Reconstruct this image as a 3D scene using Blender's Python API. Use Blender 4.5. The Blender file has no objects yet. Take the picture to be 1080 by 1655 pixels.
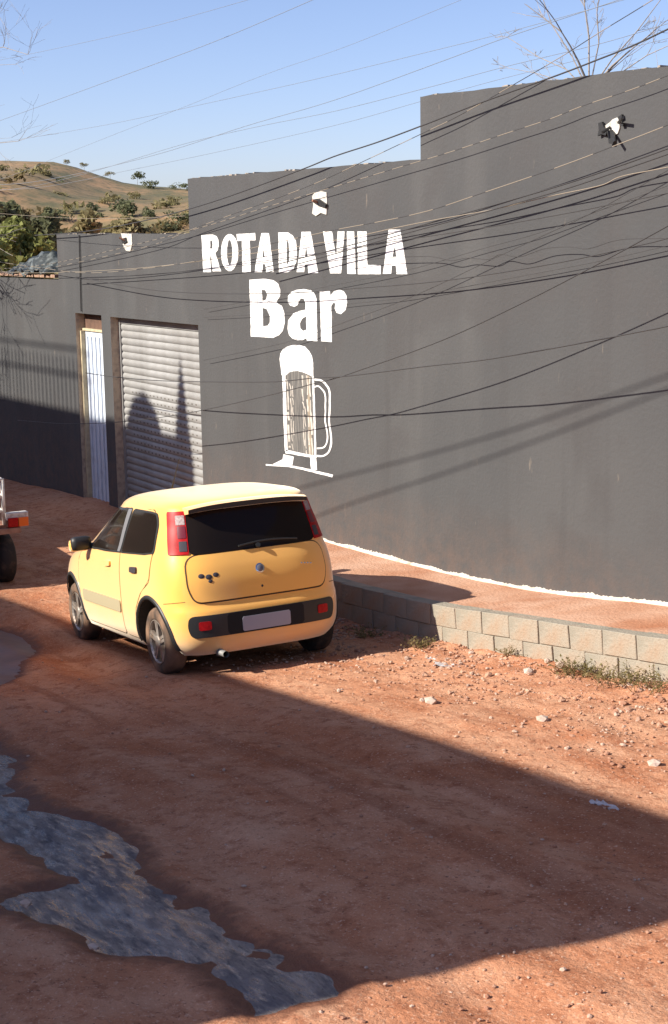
import bpy, bmesh, math, random
from mathutils import Vector, Matrix, noise
random.seed(7)
S = bpy.context.scene
COL = S.collection
R = math.radians

# ------------------------------------------------------------------ camera
F, CX, CY = 2436.26, 540.0, 827.5          # focal length and centre of the 1080 x 1655 photograph
CR = Vector((0.504, 0.864, -0.016)); CU = Vector((-0.146, 0.103, 0.984)); CF = Vector((-0.851, 0.493, -0.178))
CF.normalize(); CR = (CR - CF * CR.dot(CF)).normalized(); CU = CR.cross(CF)
CAM = Vector((0, 0, 2.5))
cd = bpy.data.cameras.new('camera'); cam = bpy.data.objects.new('camera', cd); COL.objects.link(cam)
m = Matrix((CR, CU, -CF)).transposed().to_4x4(); m.translation = CAM
cam.matrix_world = m
cd.sensor_fit = 'VERTICAL'; cd.sensor_height = 36.0
cd.lens = 36.0 * F / 1655.0
cd.clip_start = 0.1; cd.clip_end = 3000
S.camera = cam

# ------------------------------------------------------------------ sky, sun, exposure
SUN_EL = R(33.0)
SUN_DIR = Vector((-0.19 * math.cos(SUN_EL), -0.9818 * math.cos(SUN_EL), math.sin(SUN_EL)))
w = bpy.data.worlds.new('World'); S.world = w; w.use_nodes = True
nt = w.node_tree; bg = nt.nodes['Background']
sky = nt.nodes.new('ShaderNodeTexSky'); sky.sky_type = 'NISHITA'; sky.sun_disc = False
sky.sun_elevation = SUN_EL
sky.sun_rotation = math.atan2(SUN_DIR.x, SUN_DIR.y)
sky.air_density = 0.72; sky.dust_density = 0.9; sky.ozone_density = 5.0; sky.altitude = 0
wbal = nt.nodes.new('ShaderNodeMix'); wbal.data_type = 'RGBA'; wbal.blend_type = 'MULTIPLY'; wbal.inputs[0].default_value = 1; wbal.inputs[7].default_value = (1.19, .965, .92, 1)   # the camera's white balance
nt.links.new(sky.outputs[0], wbal.inputs[6]); nt.links.new(wbal.outputs[2], bg.inputs[0]); bg.inputs[1].default_value = 0.103
sl = bpy.data.lights.new('sun', 'SUN'); sl.energy = 4.6; sl.angle = R(0.5); sl.color = (1.0, 0.93, 0.82)
so = bpy.data.objects.new('sun', sl); COL.objects.link(so)
so.rotation_euler = SUN_DIR.to_track_quat('Z', 'Y').to_euler(); so.location = (0, -20, 30)
vs = S.view_settings
vs.view_transform = 'Standard'; vs.look = 'None'; vs.gamma = 1; vs.use_curve_mapping = False
vs.exposure = 1.0

# ------------------------------------------------------------------ helpers
def ray(px, py):
    return CF + CR * ((px - CX) / F) - CU * ((py - CY) / F)
def on_y(px, py, Y):
    d = ray(px, py); return CAM + d * (Y / d.y)
def at_x(px, py, X):
    d = ray(px, py); return CAM + d * (X / d.x)

def pchip(pts):
    xs = [p[0] for p in pts]; ys = [p[1] for p in pts]; n = len(xs)
    dl = [(ys[i+1]-ys[i])/(xs[i+1]-xs[i]) for i in range(n-1)]
    ms = [dl[0]] + [0 if dl[i-1]*dl[i] <= 0 else 2*dl[i-1]*dl[i]/(dl[i-1]+dl[i]) for i in range(1, n-1)] + [dl[-1]]
    def f(x):
        if x <= xs[0]: return ys[0] + ms[0]*(x-xs[0])
        if x >= xs[-1]: return ys[-1] + ms[-1]*(x-xs[-1])
        i = 0
        while x > xs[i+1]: i += 1
        h = xs[i+1]-xs[i]; t = (x-xs[i])/h
        return ((2*t**3-3*t*t+1)*ys[i] + (t**3-2*t*t+t)*h*ms[i] + (-2*t**3+3*t*t)*ys[i+1] + (t**3-t*t)*h*ms[i+1])
    return f

class MB:
    def __init__(s): s.v = []; s.f = []; s.m = []
    def add(s, vs_, fs_, mi=0):
        b = len(s.v); s.v += [tuple(v) for v in vs_]
        for f in fs_: s.f.append([b+i for i in f]); s.m.append(mi)
    def box(s, lo, hi, mi=0, M=None, jit=0):
        x0,y0,z0 = lo; x1,y1,z1 = hi
        v = [Vector(q) for q in ((x0,y0,z0),(x1,y0,z0),(x1,y1,z0),(x0,y1,z0),(x0,y0,z1),(x1,y0,z1),(x1,y1,z1),(x0,y1,z1))]
        if jit: v = [q + Vector((random.uniform(-jit,jit),random.uniform(-jit,jit),random.uniform(-jit,jit))) for q in v]
        if M is not None: v = [M @ q for q in v]
        s.add(v, [(0,3,2,1),(4,5,6,7),(0,1,5,4),(1,2,6,5),(2,3,7,6),(3,0,4,7)], mi)
    def bbox(s, lo, hi, r, mi=0, M=None):
        """box with chamfered edges"""
        bm = bmesh.new(); bmesh.ops.create_cube(bm, size=1)
        for v in bm.verts: v.co = Vector([lo[i] + (v.co[i]+.5)*(hi[i]-lo[i]) for i in range(3)])
        bmesh.ops.bevel(bm, geom=list(bm.edges), offset=r, segments=2, affect='EDGES', profile=.6)
        bm.verts.index_update()
        s.add([(M @ v.co) if M is not None else v.co.copy() for v in bm.verts], [[v.index for v in f.verts] for f in bm.faces], mi); bm.free()
    def tube(s, pts, r, n=6, mi=0, cap=True, mfun=None):
        pts = [Vector(p) for p in pts]; rs = r if isinstance(r, (list, tuple)) else [r]*len(pts)
        b = len(s.v); up = Vector((0.03,0.05,1)).normalized()
        for i, p in enumerate(pts):
            t = (pts[min(i+1,len(pts)-1)] - pts[max(i-1,0)])
            if t.length < 1e-9: t = Vector((0,0,1))
            t.normalize(); a = t.cross(up)
            if a.length < .05: a = t.cross(Vector((1,0,0)))
            a.normalize(); c = a.cross(t)
            for k in range(n):
                q = 2*math.pi*k/n; s.v.append(tuple(p + (a*math.cos(q)+c*math.sin(q))*rs[i]))
        for i in range(len(pts)-1):
            for k in range(n):
                k2 = (k+1) % n
                s.f.append([b+i*n+k, b+i*n+k2, b+(i+1)*n+k2, b+(i+1)*n+k]); s.m.append(mfun(i) if mfun else mi)
        if cap:
            s.f.append([b+k for k in range(n)][::-1]); s.m.append(mi)
            s.f.append([b+(len(pts)-1)*n+k for k in range(n)]); s.m.append(mi)
    def lathe(s, prof, n=24, M=None, mi=0, cap=False):
        """profile of (radius, height) turned about local Y"""
        b = len(s.v)
        for (r_, h) in prof:
            for k in range(n):
                q = 2*math.pi*k/n; v = Vector((r_*math.cos(q), h, r_*math.sin(q))); s.v.append(tuple(M @ v if M is not None else v))
        for i in range(len(prof)-1):
            for k in range(n):
                k2 = (k+1) % n; s.f.append([b+i*n+k, b+i*n+k2, b+(i+1)*n+k2, b+(i+1)*n+k]); s.m.append(mi)
        if cap:
            s.f.append([b+k for k in range(n)]); s.m.append(mi)
            s.f.append([b+(len(prof)-1)*n+k for k in range(n)]); s.m.append(mi)
    def build(s, name, mats, parent=None, smooth=False, fix=True):
        me = bpy.data.meshes.new(name); me.from_pydata(s.v, [], s.f)
        if not isinstance(mats, (list, tuple)): mats = [mats]
        for q in mats: me.materials.append(q)
        for p, i in zip(me.polygons, s.m): p.material_index = i; p.use_smooth = smooth
        me.validate()
        if fix:
            bm = bmesh.new(); bm.from_mesh(me); bmesh.ops.recalc_face_normals(bm, faces=bm.faces); bm.to_mesh(me); bm.free()
        o = bpy.data.objects.new(name, me); COL.objects.link(o)
        if parent is not None: o.parent = parent
        return o

def tag(o, label=None, cat=None, group=None, kind=None):
    if label: o['label'] = label
    if cat: o['category'] = cat
    if group: o['group'] = group
    if kind: o['kind'] = kind
    return o
def thing(name, label, cat, loc=(0,0,0), group=None):
    o = bpy.data.objects.new(name, None); o.empty_display_size = .2; COL.objects.link(o); o.location = loc
    return tag(o, label, cat, group)

def poly_fill(pts, holes=()):
    """triangulated flat polygon with holes, 2-D points in, (points, triangles) out"""
    bm = bmesh.new(); es = []
    for loop in [pts] + list(holes):
        vs_ = [bm.verts.new((p[0], p[1], 0)) for p in loop]
        for i in range(len(vs_)): es.append(bm.edges.new((vs_[i], vs_[(i+1) % len(vs_)])))
    bmesh.ops.triangle_fill(bm, edges=es, use_beauty=True, use_dissolve=False)
    bm.verts.index_update()
    out = [(v.co.x, v.co.y) for v in bm.verts], [[v.index for v in f.verts] for f in bm.faces]
    bm.free(); return out
def inside(x, y, poly):
    c = False; j = len(poly)-1
    for i in range(len(poly)):
        xi, yi = poly[i]; xj, yj = poly[j]
        if (yi > y) != (yj > y) and x < (xj-xi)*(y-yi)/(yj-yi)+xi: c = not c
        j = i
    return c
def pdist(x, y, poly):
    b = 1e9; n = len(poly)
    for i in range(n):
        ax, ay = poly[i]; bx, by = poly[(i+1) % n]; dx, dy = bx-ax, by-ay
        t = max(0, min(1, ((x-ax)*dx+(y-ay)*dy)/(dx*dx+dy*dy+1e-12)))
        b = min(b, math.hypot(x-ax-t*dx, y-ay-t*dy))
    return b
def catmull(pts, k=6):
    out = []; n = len(pts)
    for i in range(n-1):
        p0, p1, p2, p3 = pts[max(i-1,0)], pts[i], pts[i+1], pts[min(i+2,n-1)]
        for j in range(k):
            t = j/k
            out.append(tuple(.5*((2*b)+(-a+c)*t+(2*a-5*b+4*c-d)*t*t+(-a+3*b-3*c+d)*t**3) for a,b,c,d in zip(p0,p1,p2,p3)))
    out.append(tuple(pts[-1])); return out

# ------------------------------------------------------------------ materials
MATS = {}
def mat(name, col, rough=.7, col2=None, scale=4, detail=6, lo=.35, hi=.65, bump=0, bscale=40, metal=0, coat=0, spec=.5, stretch=(1,1,1), col3=None, scale3=20, lo3=.55, hi3=.7, croughness=.05):
    mt = bpy.data.materials.new(name); mt.use_nodes = True; t = mt.node_tree; N = t.nodes; L = t.links
    b = N['Principled BSDF']
    b.inputs['Base Color'].default_value = (*col, 1); b.inputs['Roughness'].default_value = rough
    b.inputs['Metallic'].default_value = metal; b.inputs['Specular IOR Level'].default_value = spec
    if coat: b.inputs['Coat Weight'].default_value = coat; b.inputs['Coat Roughness'].default_value = croughness
    tc = N.new('ShaderNodeTexCoord'); mp = N.new('ShaderNodeMapping'); mp.inputs['Scale'].default_value = stretch
    L.new(tc.outputs['Object'], mp.inputs[0])
    def nz(sc, l, h, det):
        n = N.new('ShaderNodeTexNoise'); n.inputs['Scale'].default_value = sc; n.inputs['Detail'].default_value = det
        L.new(mp.outputs[0], n.inputs['Vector'])
        r = N.new('ShaderNodeMapRange'); r.inputs['From Min'].default_value = l; r.inputs['From Max'].default_value = h
        L.new(n.outputs['Fac'], r.inputs['Value']); return r.outputs[0]
    out = None
    if col2:
        mx = N.new('ShaderNodeMix'); mx.data_type = 'RGBA'; mx.inputs[6].default_value = (*col, 1); mx.inputs[7].default_value = (*col2, 1)
        L.new(nz(scale, lo, hi, detail), mx.inputs[0]); out = mx.outputs[2]
        if col3:
            m3 = N.new('ShaderNodeMix'); m3.data_type = 'RGBA'; m3.inputs[7].default_value = (*col3, 1)
            L.new(out, m3.inputs[6]); L.new(nz(scale3, lo3, hi3, 4), m3.inputs[0]); out = m3.outputs[2]
        L.new(out, b.inputs['Base Color'])
    if bump:
        n = N.new('ShaderNodeTexNoise'); n.inputs['Scale'].default_value = bscale; n.inputs['Detail'].default_value = 8
        L.new(tc.outputs['Object'], n.inputs['Vector'])
        bp = N.new('ShaderNodeBump'); bp.inputs['Strength'].default_value = bump; bp.inputs['Distance'].default_value = .02
        L.new(n.outputs['Fac'], bp.inputs['Height']); L.new(bp.outputs[0], b.inputs['Normal'])
    MATS[name] = mt
    mt['_col'] = 0
    return mt
def nodes(mt): return mt.node_tree.nodes, mt.node_tree.links, mt.node_tree.nodes['Principled BSDF']

M_white = mat('white_wall_paint', (.74,.74,.72), .8, (.50,.49,.48), 14, lo=.52, hi=.74, stretch=(1,1,.5), bump=.2, bscale=25)
M_tan = mat('tan_wall_paint', (.46,.37,.27), .85, (.30,.24,.19), 14, lo=.45, hi=.7)
M_black = mat('black_plastic', (.018,.018,.018), .5)
M_conc = mat('concrete_block', (.245,.225,.18), .95, (.33,.285,.225), 4, bump=.45, bscale=45, col3=(.29,.205,.14), scale3=3.2, lo3=.52, hi3=.70, spec=.1)
M_mortar = mat('mortar', (.27,.22,.165), .95, (.33,.265,.20), 5, bump=.6, bscale=50)
M_pave = mat('dusty_cement', (.42,.225,.14), .95, (.50,.31,.215), 2.2, bump=.6, bscale=35, spec=.1, col3=(.35,.15,.08), scale3=1.3, lo3=.48, hi3=.7)
M_lime = mat('lime_plaster', (.60,.54,.46), .95, (.40,.31,.23), 9, lo=.50, hi=.70, bump=.5, bscale=40)
M_plaster = mat('bare_plaster', (.52,.50,.45), .9, (.30,.27,.23), 22, lo=.5, hi=.8, bump=.4, bscale=60)
M_brick = mat('orange_brick', (.26,.15,.10), .9, (.34,.23,.16), 12, bump=.4)
M_cable = mat('black_cable', (.036,.034,.034), .6)
M_cablelt = mat('pale_cable', (.24,.20,.15), .7)
M_cablegr = mat('grey_aluminium_cable', (.17,.19,.22), .6)
M_steel = mat('galvanised_steel', (.30,.298,.29), .6, (.22,.215,.205), 3, lo=.4, hi=.7, metal=.2)
M_doorp = mat('white_door_paint', (.58,.64,.72), .55, (.46,.50,.55), 6, lo=.5, hi=.8)
M_tyre = mat('tyre_rubber', (.020,.018,.017), .85, (.12,.075,.05), 8, lo=.5, hi=.8)
M_dusttyre = mat('dusty_tyre_rubber', (.035,.027,.022), .9, (.26,.15,.09), 5, lo=.35, hi=.7)
M_rim = mat('alloy_wheel', (.42,.39,.35), .4, (.27,.20,.15), 9, metal=.5)
M_car = mat('yellow_car_paint', (.96,.46,.045), .45, (.94,.44,.04), 2, coat=.6, spec=.3, croughness=.08)
_N = M_car.node_tree.nodes; _L = M_car.node_tree.links; _b = _N['Principled BSDF']
_b.inputs['Sheen Weight'].default_value = .95; _b.inputs['Sheen Roughness'].default_value = .62; _b.inputs['Sheen Tint'].default_value = (1,.94,.76,1)   # pale sheen put in to whiten the flank like burnt-out sunlight
_tc = _N.new('ShaderNodeTexCoord'); _sx = _N.new('ShaderNodeSeparateXYZ'); _L.new(_tc.outputs['Object'], _sx.inputs[0])
_n = _N.new('ShaderNodeTexNoise'); _n.inputs['Scale'].default_value = 6; _n.inputs['Detail'].default_value = 8; _L.new(_tc.outputs['Object'], _n.inputs['Vector'])
_a = _N.new('ShaderNodeMath'); _a.operation = 'MULTIPLY_ADD'; _a.inputs[1].default_value = .35; _L.new(_n.outputs['Fac'], _a.inputs[0]); _L.new(_sx.outputs[2], _a.inputs[2])
_r = _N.new('ShaderNodeMapRange'); _r.inputs['From Min'].default_value = .72; _r.inputs['From Max'].default_value = .36; _r.inputs['To Max'].default_value = .7; _L.new(_a.outputs[0], _r.inputs['Value'])
_m = _N.new('ShaderNodeMix'); _m.data_type = 'RGBA'; _src = _b.inputs['Base Color'].links[0].from_socket
_L.new(_r.outputs[0], _m.inputs[0]); _L.new(_src, _m.inputs[6]); _m.inputs[7].default_value = (.62,.40,.22,1); _L.new(_m.outputs[2], _b.inputs['Base Color'])
M_glass = mat('tinted_glass', (.014,.010,.008), .06, spec=.14)
M_red = mat('red_lens', (.42,.010,.012), .4, (.30,.005,.008), 30, spec=.15)
M_clear = mat('clear_lens', (.40,.34,.33), .4, (.26,.18,.18), 60, spec=.2)
M_smoke = mat('smoked_lens', (.055,.05,.058), .35, spec=.25)
M_drl = mat('dark_red_lens',(.13,.008,.02),.3)
M_chrome = mat('chrome', (.60,.60,.62), .15, metal=1)
M_plate = mat('number_plate', (.30,.31,.36), .5)
M_mould = mat('grey_side_moulding', (.34,.29,.18), .7)
M_orange = mat('orange_lens', (.75,.16,.03), .2, coat=.4)
M_rust = mat('rusty_steel', (.20,.085,.05), .8, (.30,.15,.09), 14)
M_rackw = mat('worn_white_paint', (.62,.60,.56), .6, (.38,.30,.24), 18, lo=.5, hi=.75)
M_bark = mat('pale_bark', (.20,.17,.14), .9, (.30,.26,.22), 14)
M_stone = mat('pale_stone', (.42,.29,.22), .95, (.52,.42,.35), 6, bump=.5, bscale=30)
M_gravel = mat('red_gravel', (.46,.29,.20), .95, (.33,.165,.105), 2.7, lo=.38, hi=.6, col3=(.47,.34,.26), scale3=9, lo3=.55, hi3=.60, spec=.1)
M_litter = mat('white_plastic_litter', (.50,.49,.50), .6, (.36,.30,.27), 12)
M_tarp = mat('grey_green_tarpaulin', (.022,.028,.026), .5, (.11,.125,.12), 7, lo=.48, hi=.62)
M_house = mat('ochre_render', (.26,.20,.14), .9, (.20,.15,.11), 2)
M_roof = mat('clay_roof', (.34,.15,.09), .9, (.26,.12,.08), 6)
M_dark = mat('dark_void', (.01,.01,.01), .9)

# --- grey facade paint: vertical rain streaks, cloudy patches, dusty foot
M_wall = mat('grey_facade_paint', (.062,.060,.061), .85, bump=.25, bscale=25)
N, L, b = nodes(M_wall)
tc = N.new('ShaderNodeTexCoord'); cols = None
def layer(prev, sc, st, l, h, colr, fac, det=5, rough=.5):
    mp = N.new('ShaderNodeMapping'); mp.inputs['Scale'].default_value = st; L.new(tc.outputs['Object'], mp.inputs[0])
    n = N.new('ShaderNodeTexNoise'); n.inputs['Scale'].default_value = sc; n.inputs['Detail'].default_value = det; n.inputs['Roughness'].default_value = rough
    L.new(mp.outputs[0], n.inputs['Vector'])
    r = N.new('ShaderNodeMapRange'); r.inputs['From Min'].default_value = l; r.inputs['From Max'].default_value = h; r.inputs['To Max'].default_value = fac
    L.new(n.outputs['Fac'], r.inputs['Value'])
    mx = N.new('ShaderNodeMix'); mx.data_type = 'RGBA'; L.new(r.outputs[0], mx.inputs[0]); mx.inputs[7].default_value = (*colr, 1)
    if isinstance(prev, tuple): mx.inputs[6].default_value = (*prev, 1)
    else: L.new(prev, mx.inputs[6])
    return mx.outputs[2]
c_ = layer((.0485,.0492,.0505), .55, (1,1,.8), .35, .65, (.0610,.0605,.0605), 1)
c_ = layer(c_, 1.6, (1,1,.10), .50, .68, (.071,.070,.069), .55)
c_ = layer(c_, .9, (1,1,1), .52, .60, (.052,.050,.050), .7, 4)
c_ = layer(c_, 3.3, (1,1,.06), .55, .75, (.043,.0415,.042), .5)
c_ = layer(c_, 4.0, (1,1,1), .62, .75, (.100,.086,.073), .35, 8, .7)
c_ = layer(c_, 13, (1,1,.25), .68, .76, (.19,.155,.12), .5, 6)
# dust splashed on the foot of the wall
sx = N.new('ShaderNodeSeparateXYZ'); L.new(tc.outputs['Object'], sx.inputs[0])
r = N.new('ShaderNodeMapRange'); r.inputs['From Min'].default_value = .95; r.inputs['From Max'].default_value = -.1; r.inputs['To Max'].default_value = .6
L.new(sx.outputs[2], r.inputs['Value'])
mx = N.new('ShaderNodeMix'); mx.data_type = 'RGBA'; nsp = N.new('ShaderNodeTexNoise'); nsp.inputs['Scale'].default_value = 5; nsp.inputs['Detail'].default_value = 9; nsp.inputs['Roughness'].default_value = .7; L.new(tc.outputs['Object'], nsp.inputs['Vector'])
rs = N.new('ShaderNodeMapRange'); rs.inputs['From Min'].default_value = .35; rs.inputs['From Max'].default_value = .7; L.new(nsp.outputs['Fac'], rs.inputs['Value'])
mm = N.new('ShaderNodeMath'); mm.operation = 'MULTIPLY'; L.new(r.outputs[0], mm.inputs[0]); L.new(rs.outputs[0], mm.inputs[1])
L.new(mm.outputs[0], mx.inputs[0]); L.new(c_, mx.inputs[6]); mx.inputs[7].default_value = (.150,.088,.060,1)
L.new(mx.outputs[2], b.inputs['Base Color'])

# --- red dirt, with a 'wet' attribute
M_dirt = mat('red_dirt', (.40,.19,.105), .95, bump=0, spec=.08)
N, L, b = nodes(M_dirt); tc = N.new('ShaderNodeTexCoord')
c_ = layer((.50,.228,.124), .35, (1,1,1), .35, .65, (.40,.155,.075), 1, 6)
c_ = layer(c_, 1.7, (1,1.4,1), .42, .68, (.58,.32,.195), .9, 8, .6)
c_ = layer(c_, 1.0, (.10,2.4,1), .50, .64, (.53,.29,.175), .55, 5)
c_ = layer(c_, 1.0, (.13,3.1,1), .56, .66, (.27,.105,.055), .6, 6)
c_ = layer(c_, 9, (1,1,1), .5, .68, (.28,.10,.050), .8, 8, .65)
c_ = layer(c_, 55, (1,1,1), .57, .70, (.66,.44,.31), .75, 4, .6)
c_ = layer(c_, 38, (1,1,1), .60, .72, (.12,.052,.036), .8, 4, .6)
at = N.new('ShaderNodeAttribute'); at.attribute_name = 'wet'
nw = N.new('ShaderNodeTexNoise'); nw.inputs['Scale'].default_value = 11; nw.inputs['Detail'].default_value = 6; L.new(tc.outputs['Object'], nw.inputs['Vector'])
ad = N.new('ShaderNodeMath'); ad.operation = 'MULTIPLY_ADD'; L.new(nw.outputs['Fac'], ad.inputs[0]); ad.inputs[1].default_value = .8; ad.inputs[2].default_value = -.4
a2 = N.new('ShaderNodeMath'); a2.operation = 'ADD'; L.new(at.outputs['Fac'], a2.inputs[0]); L.new(ad.outputs[0], a2.inputs[1])
rr = N.new('ShaderNodeMapRange'); rr.inputs['From Min'].default_value = .35; rr.inputs['From Max'].default_value = .8; L.new(a2.outputs[0], rr.inputs['Value'])
mx = N.new('ShaderNodeMix'); mx.data_type = 'RGBA'; L.new(rr.outputs[0], mx.inputs[0]); L.new(c_, mx.inputs[6]); mx.inputs[7].default_value = (.19,.082,.048,1)
L.new(mx.outputs[2], b.inputs['Base Color'])
mr = N.new('ShaderNodeMapRange'); mr.inputs['To Min'].default_value = .95; mr.inputs['To Max'].default_value = .5; L.new(rr.outputs[0], mr.inputs['Value']); L.new(mr.outputs[0], b.inputs['Roughness'])
n1 = N.new('ShaderNodeTexNoise'); n1.inputs['Scale'].default_value = 14; n1.inputs['Detail'].default_value = 9; n1.inputs['Roughness'].default_value = .7; L.new(tc.outputs['Object'], n1.inputs['Vector'])
bp = N.new('ShaderNodeBump'); bp.inputs['Strength'].default_value = .75; bp.inputs['Distance'].default_value = .035; L.new(n1.outputs['Fac'], bp.inputs['Height']); L.new(bp.outputs[0], b.inputs['Normal'])

# --- sewage water: thin rippled film over silt
M_water = mat('sewage_water', (.085,.082,.085), .16, spec=.5)
N, L, b = nodes(M_water); tc = N.new('ShaderNodeTexCoord')
c_ = layer((.105,.092,.092), 2.2, (.5,1.4,1), .38, .62, (.24,.19,.15), 1, 8, .65)
c_ = layer(c_, 9, (.45,1.5,1), .50, .62, (.045,.038,.042), .8, 8, .7)
c_ = layer(c_, 17, (.4,1.6,1), .53, .66, (.36,.30,.23), .8, 6, .7)
c_ = layer(c_, 34, (.5,1.4,1), .56, .66, (.02,.018,.02), .8, 6, .7)
L.new(c_, b.inputs['Base Color'])
n1 = N.new('ShaderNodeTexNoise'); n1.inputs['Scale'].default_value = 11; n1.inputs['Detail'].default_value = 9; n1.inputs['Roughness'].default_value = .62
mp = N.new('ShaderNodeMapping'); mp.inputs['Scale'].default_value = (.45,1.4,1); L.new(tc.outputs['Object'], mp.inputs[0]); L.new(mp.outputs[0], n1.inputs['Vector'])
bp = N.new('ShaderNodeBump'); bp.inputs['Strength'].default_value = .6; bp.inputs['Distance'].default_value = .025; L.new(n1.outputs['Fac'], bp.inputs['Height']); L.new(bp.outputs[0], b.inputs['Normal'])
mr = N.new('ShaderNodeMapRange'); mr.inputs['From Min'].default_value = .40; mr.inputs['From Max'].default_value = .58; mr.inputs['To Min'].default_value = .12; mr.inputs['To Max'].default_value = .7; L.new(n1.outputs['Fac'], mr.inputs['Value']); L.new(mr.outputs[0], b.inputs['Roughness'])
M_mud = mat('damp_mud_film', (.17,.088,.062), .38, (.12,.066,.052), 3, bump=.25, bscale=9, spec=.4)

# --- hill
M_hill = mat('dry_grass_hill', (.36,.25,.13), .95)
N, L, b = nodes(M_hill); tc = N.new('ShaderNodeTexCoord')
c_ = layer((.30,.180,.085), .02, (1,1,2), .40, .62, (.18,.125,.052), 1, 7)
c_ = layer(c_, .06, (1,1,1.5), .44, .58, (.085,.085,.034), .9, 8, .65)
c_ = layer(c_, .35, (1,1,1), .54, .68, (.29,.195,.105), .6, 8, .7)
c_ = layer(c_, .8, (1,1,1), .50, .64, (.045,.052,.022), .8, 8, .7)
_sx = N.new('ShaderNodeSeparateXYZ'); L.new(tc.outputs['Object'], _sx.inputs[0])
_r = N.new('ShaderNodeMapRange'); _r.inputs['From Min'].default_value = 8.5; _r.inputs['From Max'].default_value = 1.0; _r.inputs['To Max'].default_value = .8; L.new(_sx.outputs[2], _r.inputs['Value'])
_n = N.new('ShaderNodeTexNoise'); _n.inputs['Scale'].default_value = .12; _n.inputs['Detail'].default_value = 8; L.new(tc.outputs['Object'], _n.inputs['Vector'])
_q = N.new('ShaderNodeMapRange'); _q.inputs['From Min'].default_value = .38; _q.inputs['From Max'].default_value = .58; L.new(_n.outputs['Fac'], _q.inputs['Value'])
_mm = N.new('ShaderNodeMath'); _mm.operation = 'MULTIPLY'; L.new(_r.outputs[0], _mm.inputs[0]); L.new(_q.outputs[0], _mm.inputs[1])
_mx = N.new('ShaderNodeMix'); _mx.data_type = 'RGBA'; L.new(_mm.outputs[0], _mx.inputs[0]); L.new(c_, _mx.inputs[6]); _mx.inputs[7].default_value = (.105,.115,.05,1); L.new(_mx.outputs[2], b.inputs['Base Color'])

def leafmat(name, c1, c2):
    mt = mat(name, c1, .75, c2, .35 if 'far' in name else 3, lo=.35, hi=.65, spec=.2)
    N, L, b = nodes(mt)
    tr = N.new('ShaderNodeBsdfTranslucent'); ms = N.new('ShaderNodeMixShader'); ms.inputs[0].default_value = .4
    src = b.inputs['Base Color'].links[0].from_socket; L.new(src, tr.inputs[0])
    L.new(b.outputs[0], ms.inputs[1]); L.new(tr.outputs[0], ms.inputs[2]); L.new(ms.outputs[0], N['Material Output'].inputs[0])
    return mt
M_leafdark = leafmat('dark_green_leaves_far', (.115,.135,.068), (.16,.165,.09))
M_leafolive = leafmat('olive_leaves_far', (.22,.20,.09), (.27,.23,.12))
M_leafyel = leafmat('yellow_green_leaves_far', (.27,.28,.085), (.19,.215,.07))
M_scrubdry = leafmat('dry_scrub_leaves_far', (.20,.15,.07), (.15,.12,.055))
M_weed = leafmat('weed_leaves', (.15,.135,.05), (.30,.23,.11))

# ------------------------------------------------------------------ levels along the street
WY, KY = 8.5045, 7.4891                     # face of the wall, face of the raised pavement
prof = pchip([(-700,-14),(-60,-3.3),(-40,-2.35),(-27,-1.87),(-22.6,-1.63),(-18,-1.54),(-14.1,-1.445),(-11.75,-1.222),(-10.2,-1.058),(-8.05,-.82),(-5,-.545),(0,-.08),(8,.5),(30,1.5),(700,10)])
ktop = pchip([(-30,-1.2),(-17,-.985),(-12.89,-.908),(-12.0,-.857),(-11.255,-.803),(-9.768,-.634),(-8.751,-.517),(-8.06,-.432),(-3,.12)])
wbase = pchip([(-30,-1.2),(-17,-.975),(-15.05,-.935),(-13.88,-.908),(-12.66,-.863),(-11.59,-.806),(-10.63,-.718),(-9.78,-.612),(-9.165,-.525),(-3,.13)])
def gz(x, y):
    z = prof(x)
    near = 1 if (-40 < x < 4 and -6 < y < 9) else 0
    if near:
        z += .035*noise.noise(Vector((x*.55, y*.8, 3.1))) + .016*noise.noise(Vector((x*2.1, y*2.6, 8)))
        for yr, dp in ((4.75,.030),(3.3,.026),(2.35,.02)):
            q = (y - yr - .16*noise.noise(Vector((x*.35, yr, 4))))/.17; z -= dp*(math.exp(-q*q) - .45*math.exp(-((abs(q)-1.9)/.8)**2))
        if x > -17.5: z += .05*math.exp(-((y-KY)/.35)**2)*(.6+.8*noise.noise(Vector((x*1.3, 0, 5))))
        if x < -17.5: z += .12*math.exp(-((y-WY)/.6)**2)
    return z
def gz_hit(px, py):
    d = ray(px, py); lo, hi = 2.0, 80.0
    t = lo
    while t < hi:
        p = CAM + d*t
        if p.z < prof(p.x): break
        t += .05
    a, c = t-.05, t
    for _ in range(20):
        h = (a+c)/2; p = CAM + d*h
        if p.z < gz(p.x, p.y): c = h
        else: a = h
    return CAM + d*c

STREAM = [(-60,1150),(0,1208),(18,1215),(22,1235),(5,1262),(30,1280),(60,1300),(120,1318),(180,1335),(215,1370),(222,1395),(235,1420),(290,1448),(340,1470),(352,1490),(370,1510),(430,1530),(470,1555),(518,1578),(545,1598),(520,1607),(470,1618),(420,1630),(395,1600),(340,1555),(300,1540),(230,1530),(170,1525),(110,1498),(60,1480),(10,1472),(20,1448),(60,1432),(100,1428),(112,1412),(75,1385),(40,1360),(0,1335),(-60,1310)]
PUD = [(-60,1010),(0,1016),(32,1026),(52,1042),(46,1058),(28,1068),(20,1090),(0,1104),(-60,1120)]
def gpoly(pp): return [(q.x, q.y) for q in (gz_hit(*p_) for p_ in pp)]
stream_xy = gpoly(catmull([(float(a),float(c)) for a,c in STREAM], 2)); pud_xy = gpoly(PUD)
def sbb(pl): return min(p[0] for p in pl)-.6, max(p[0] for p in pl)+.6, min(p[1] for p in pl)-.6, max(p[1] for p in pl)+.6
SB, PB = sbb(stream_xy), sbb(pud_xy)
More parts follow.
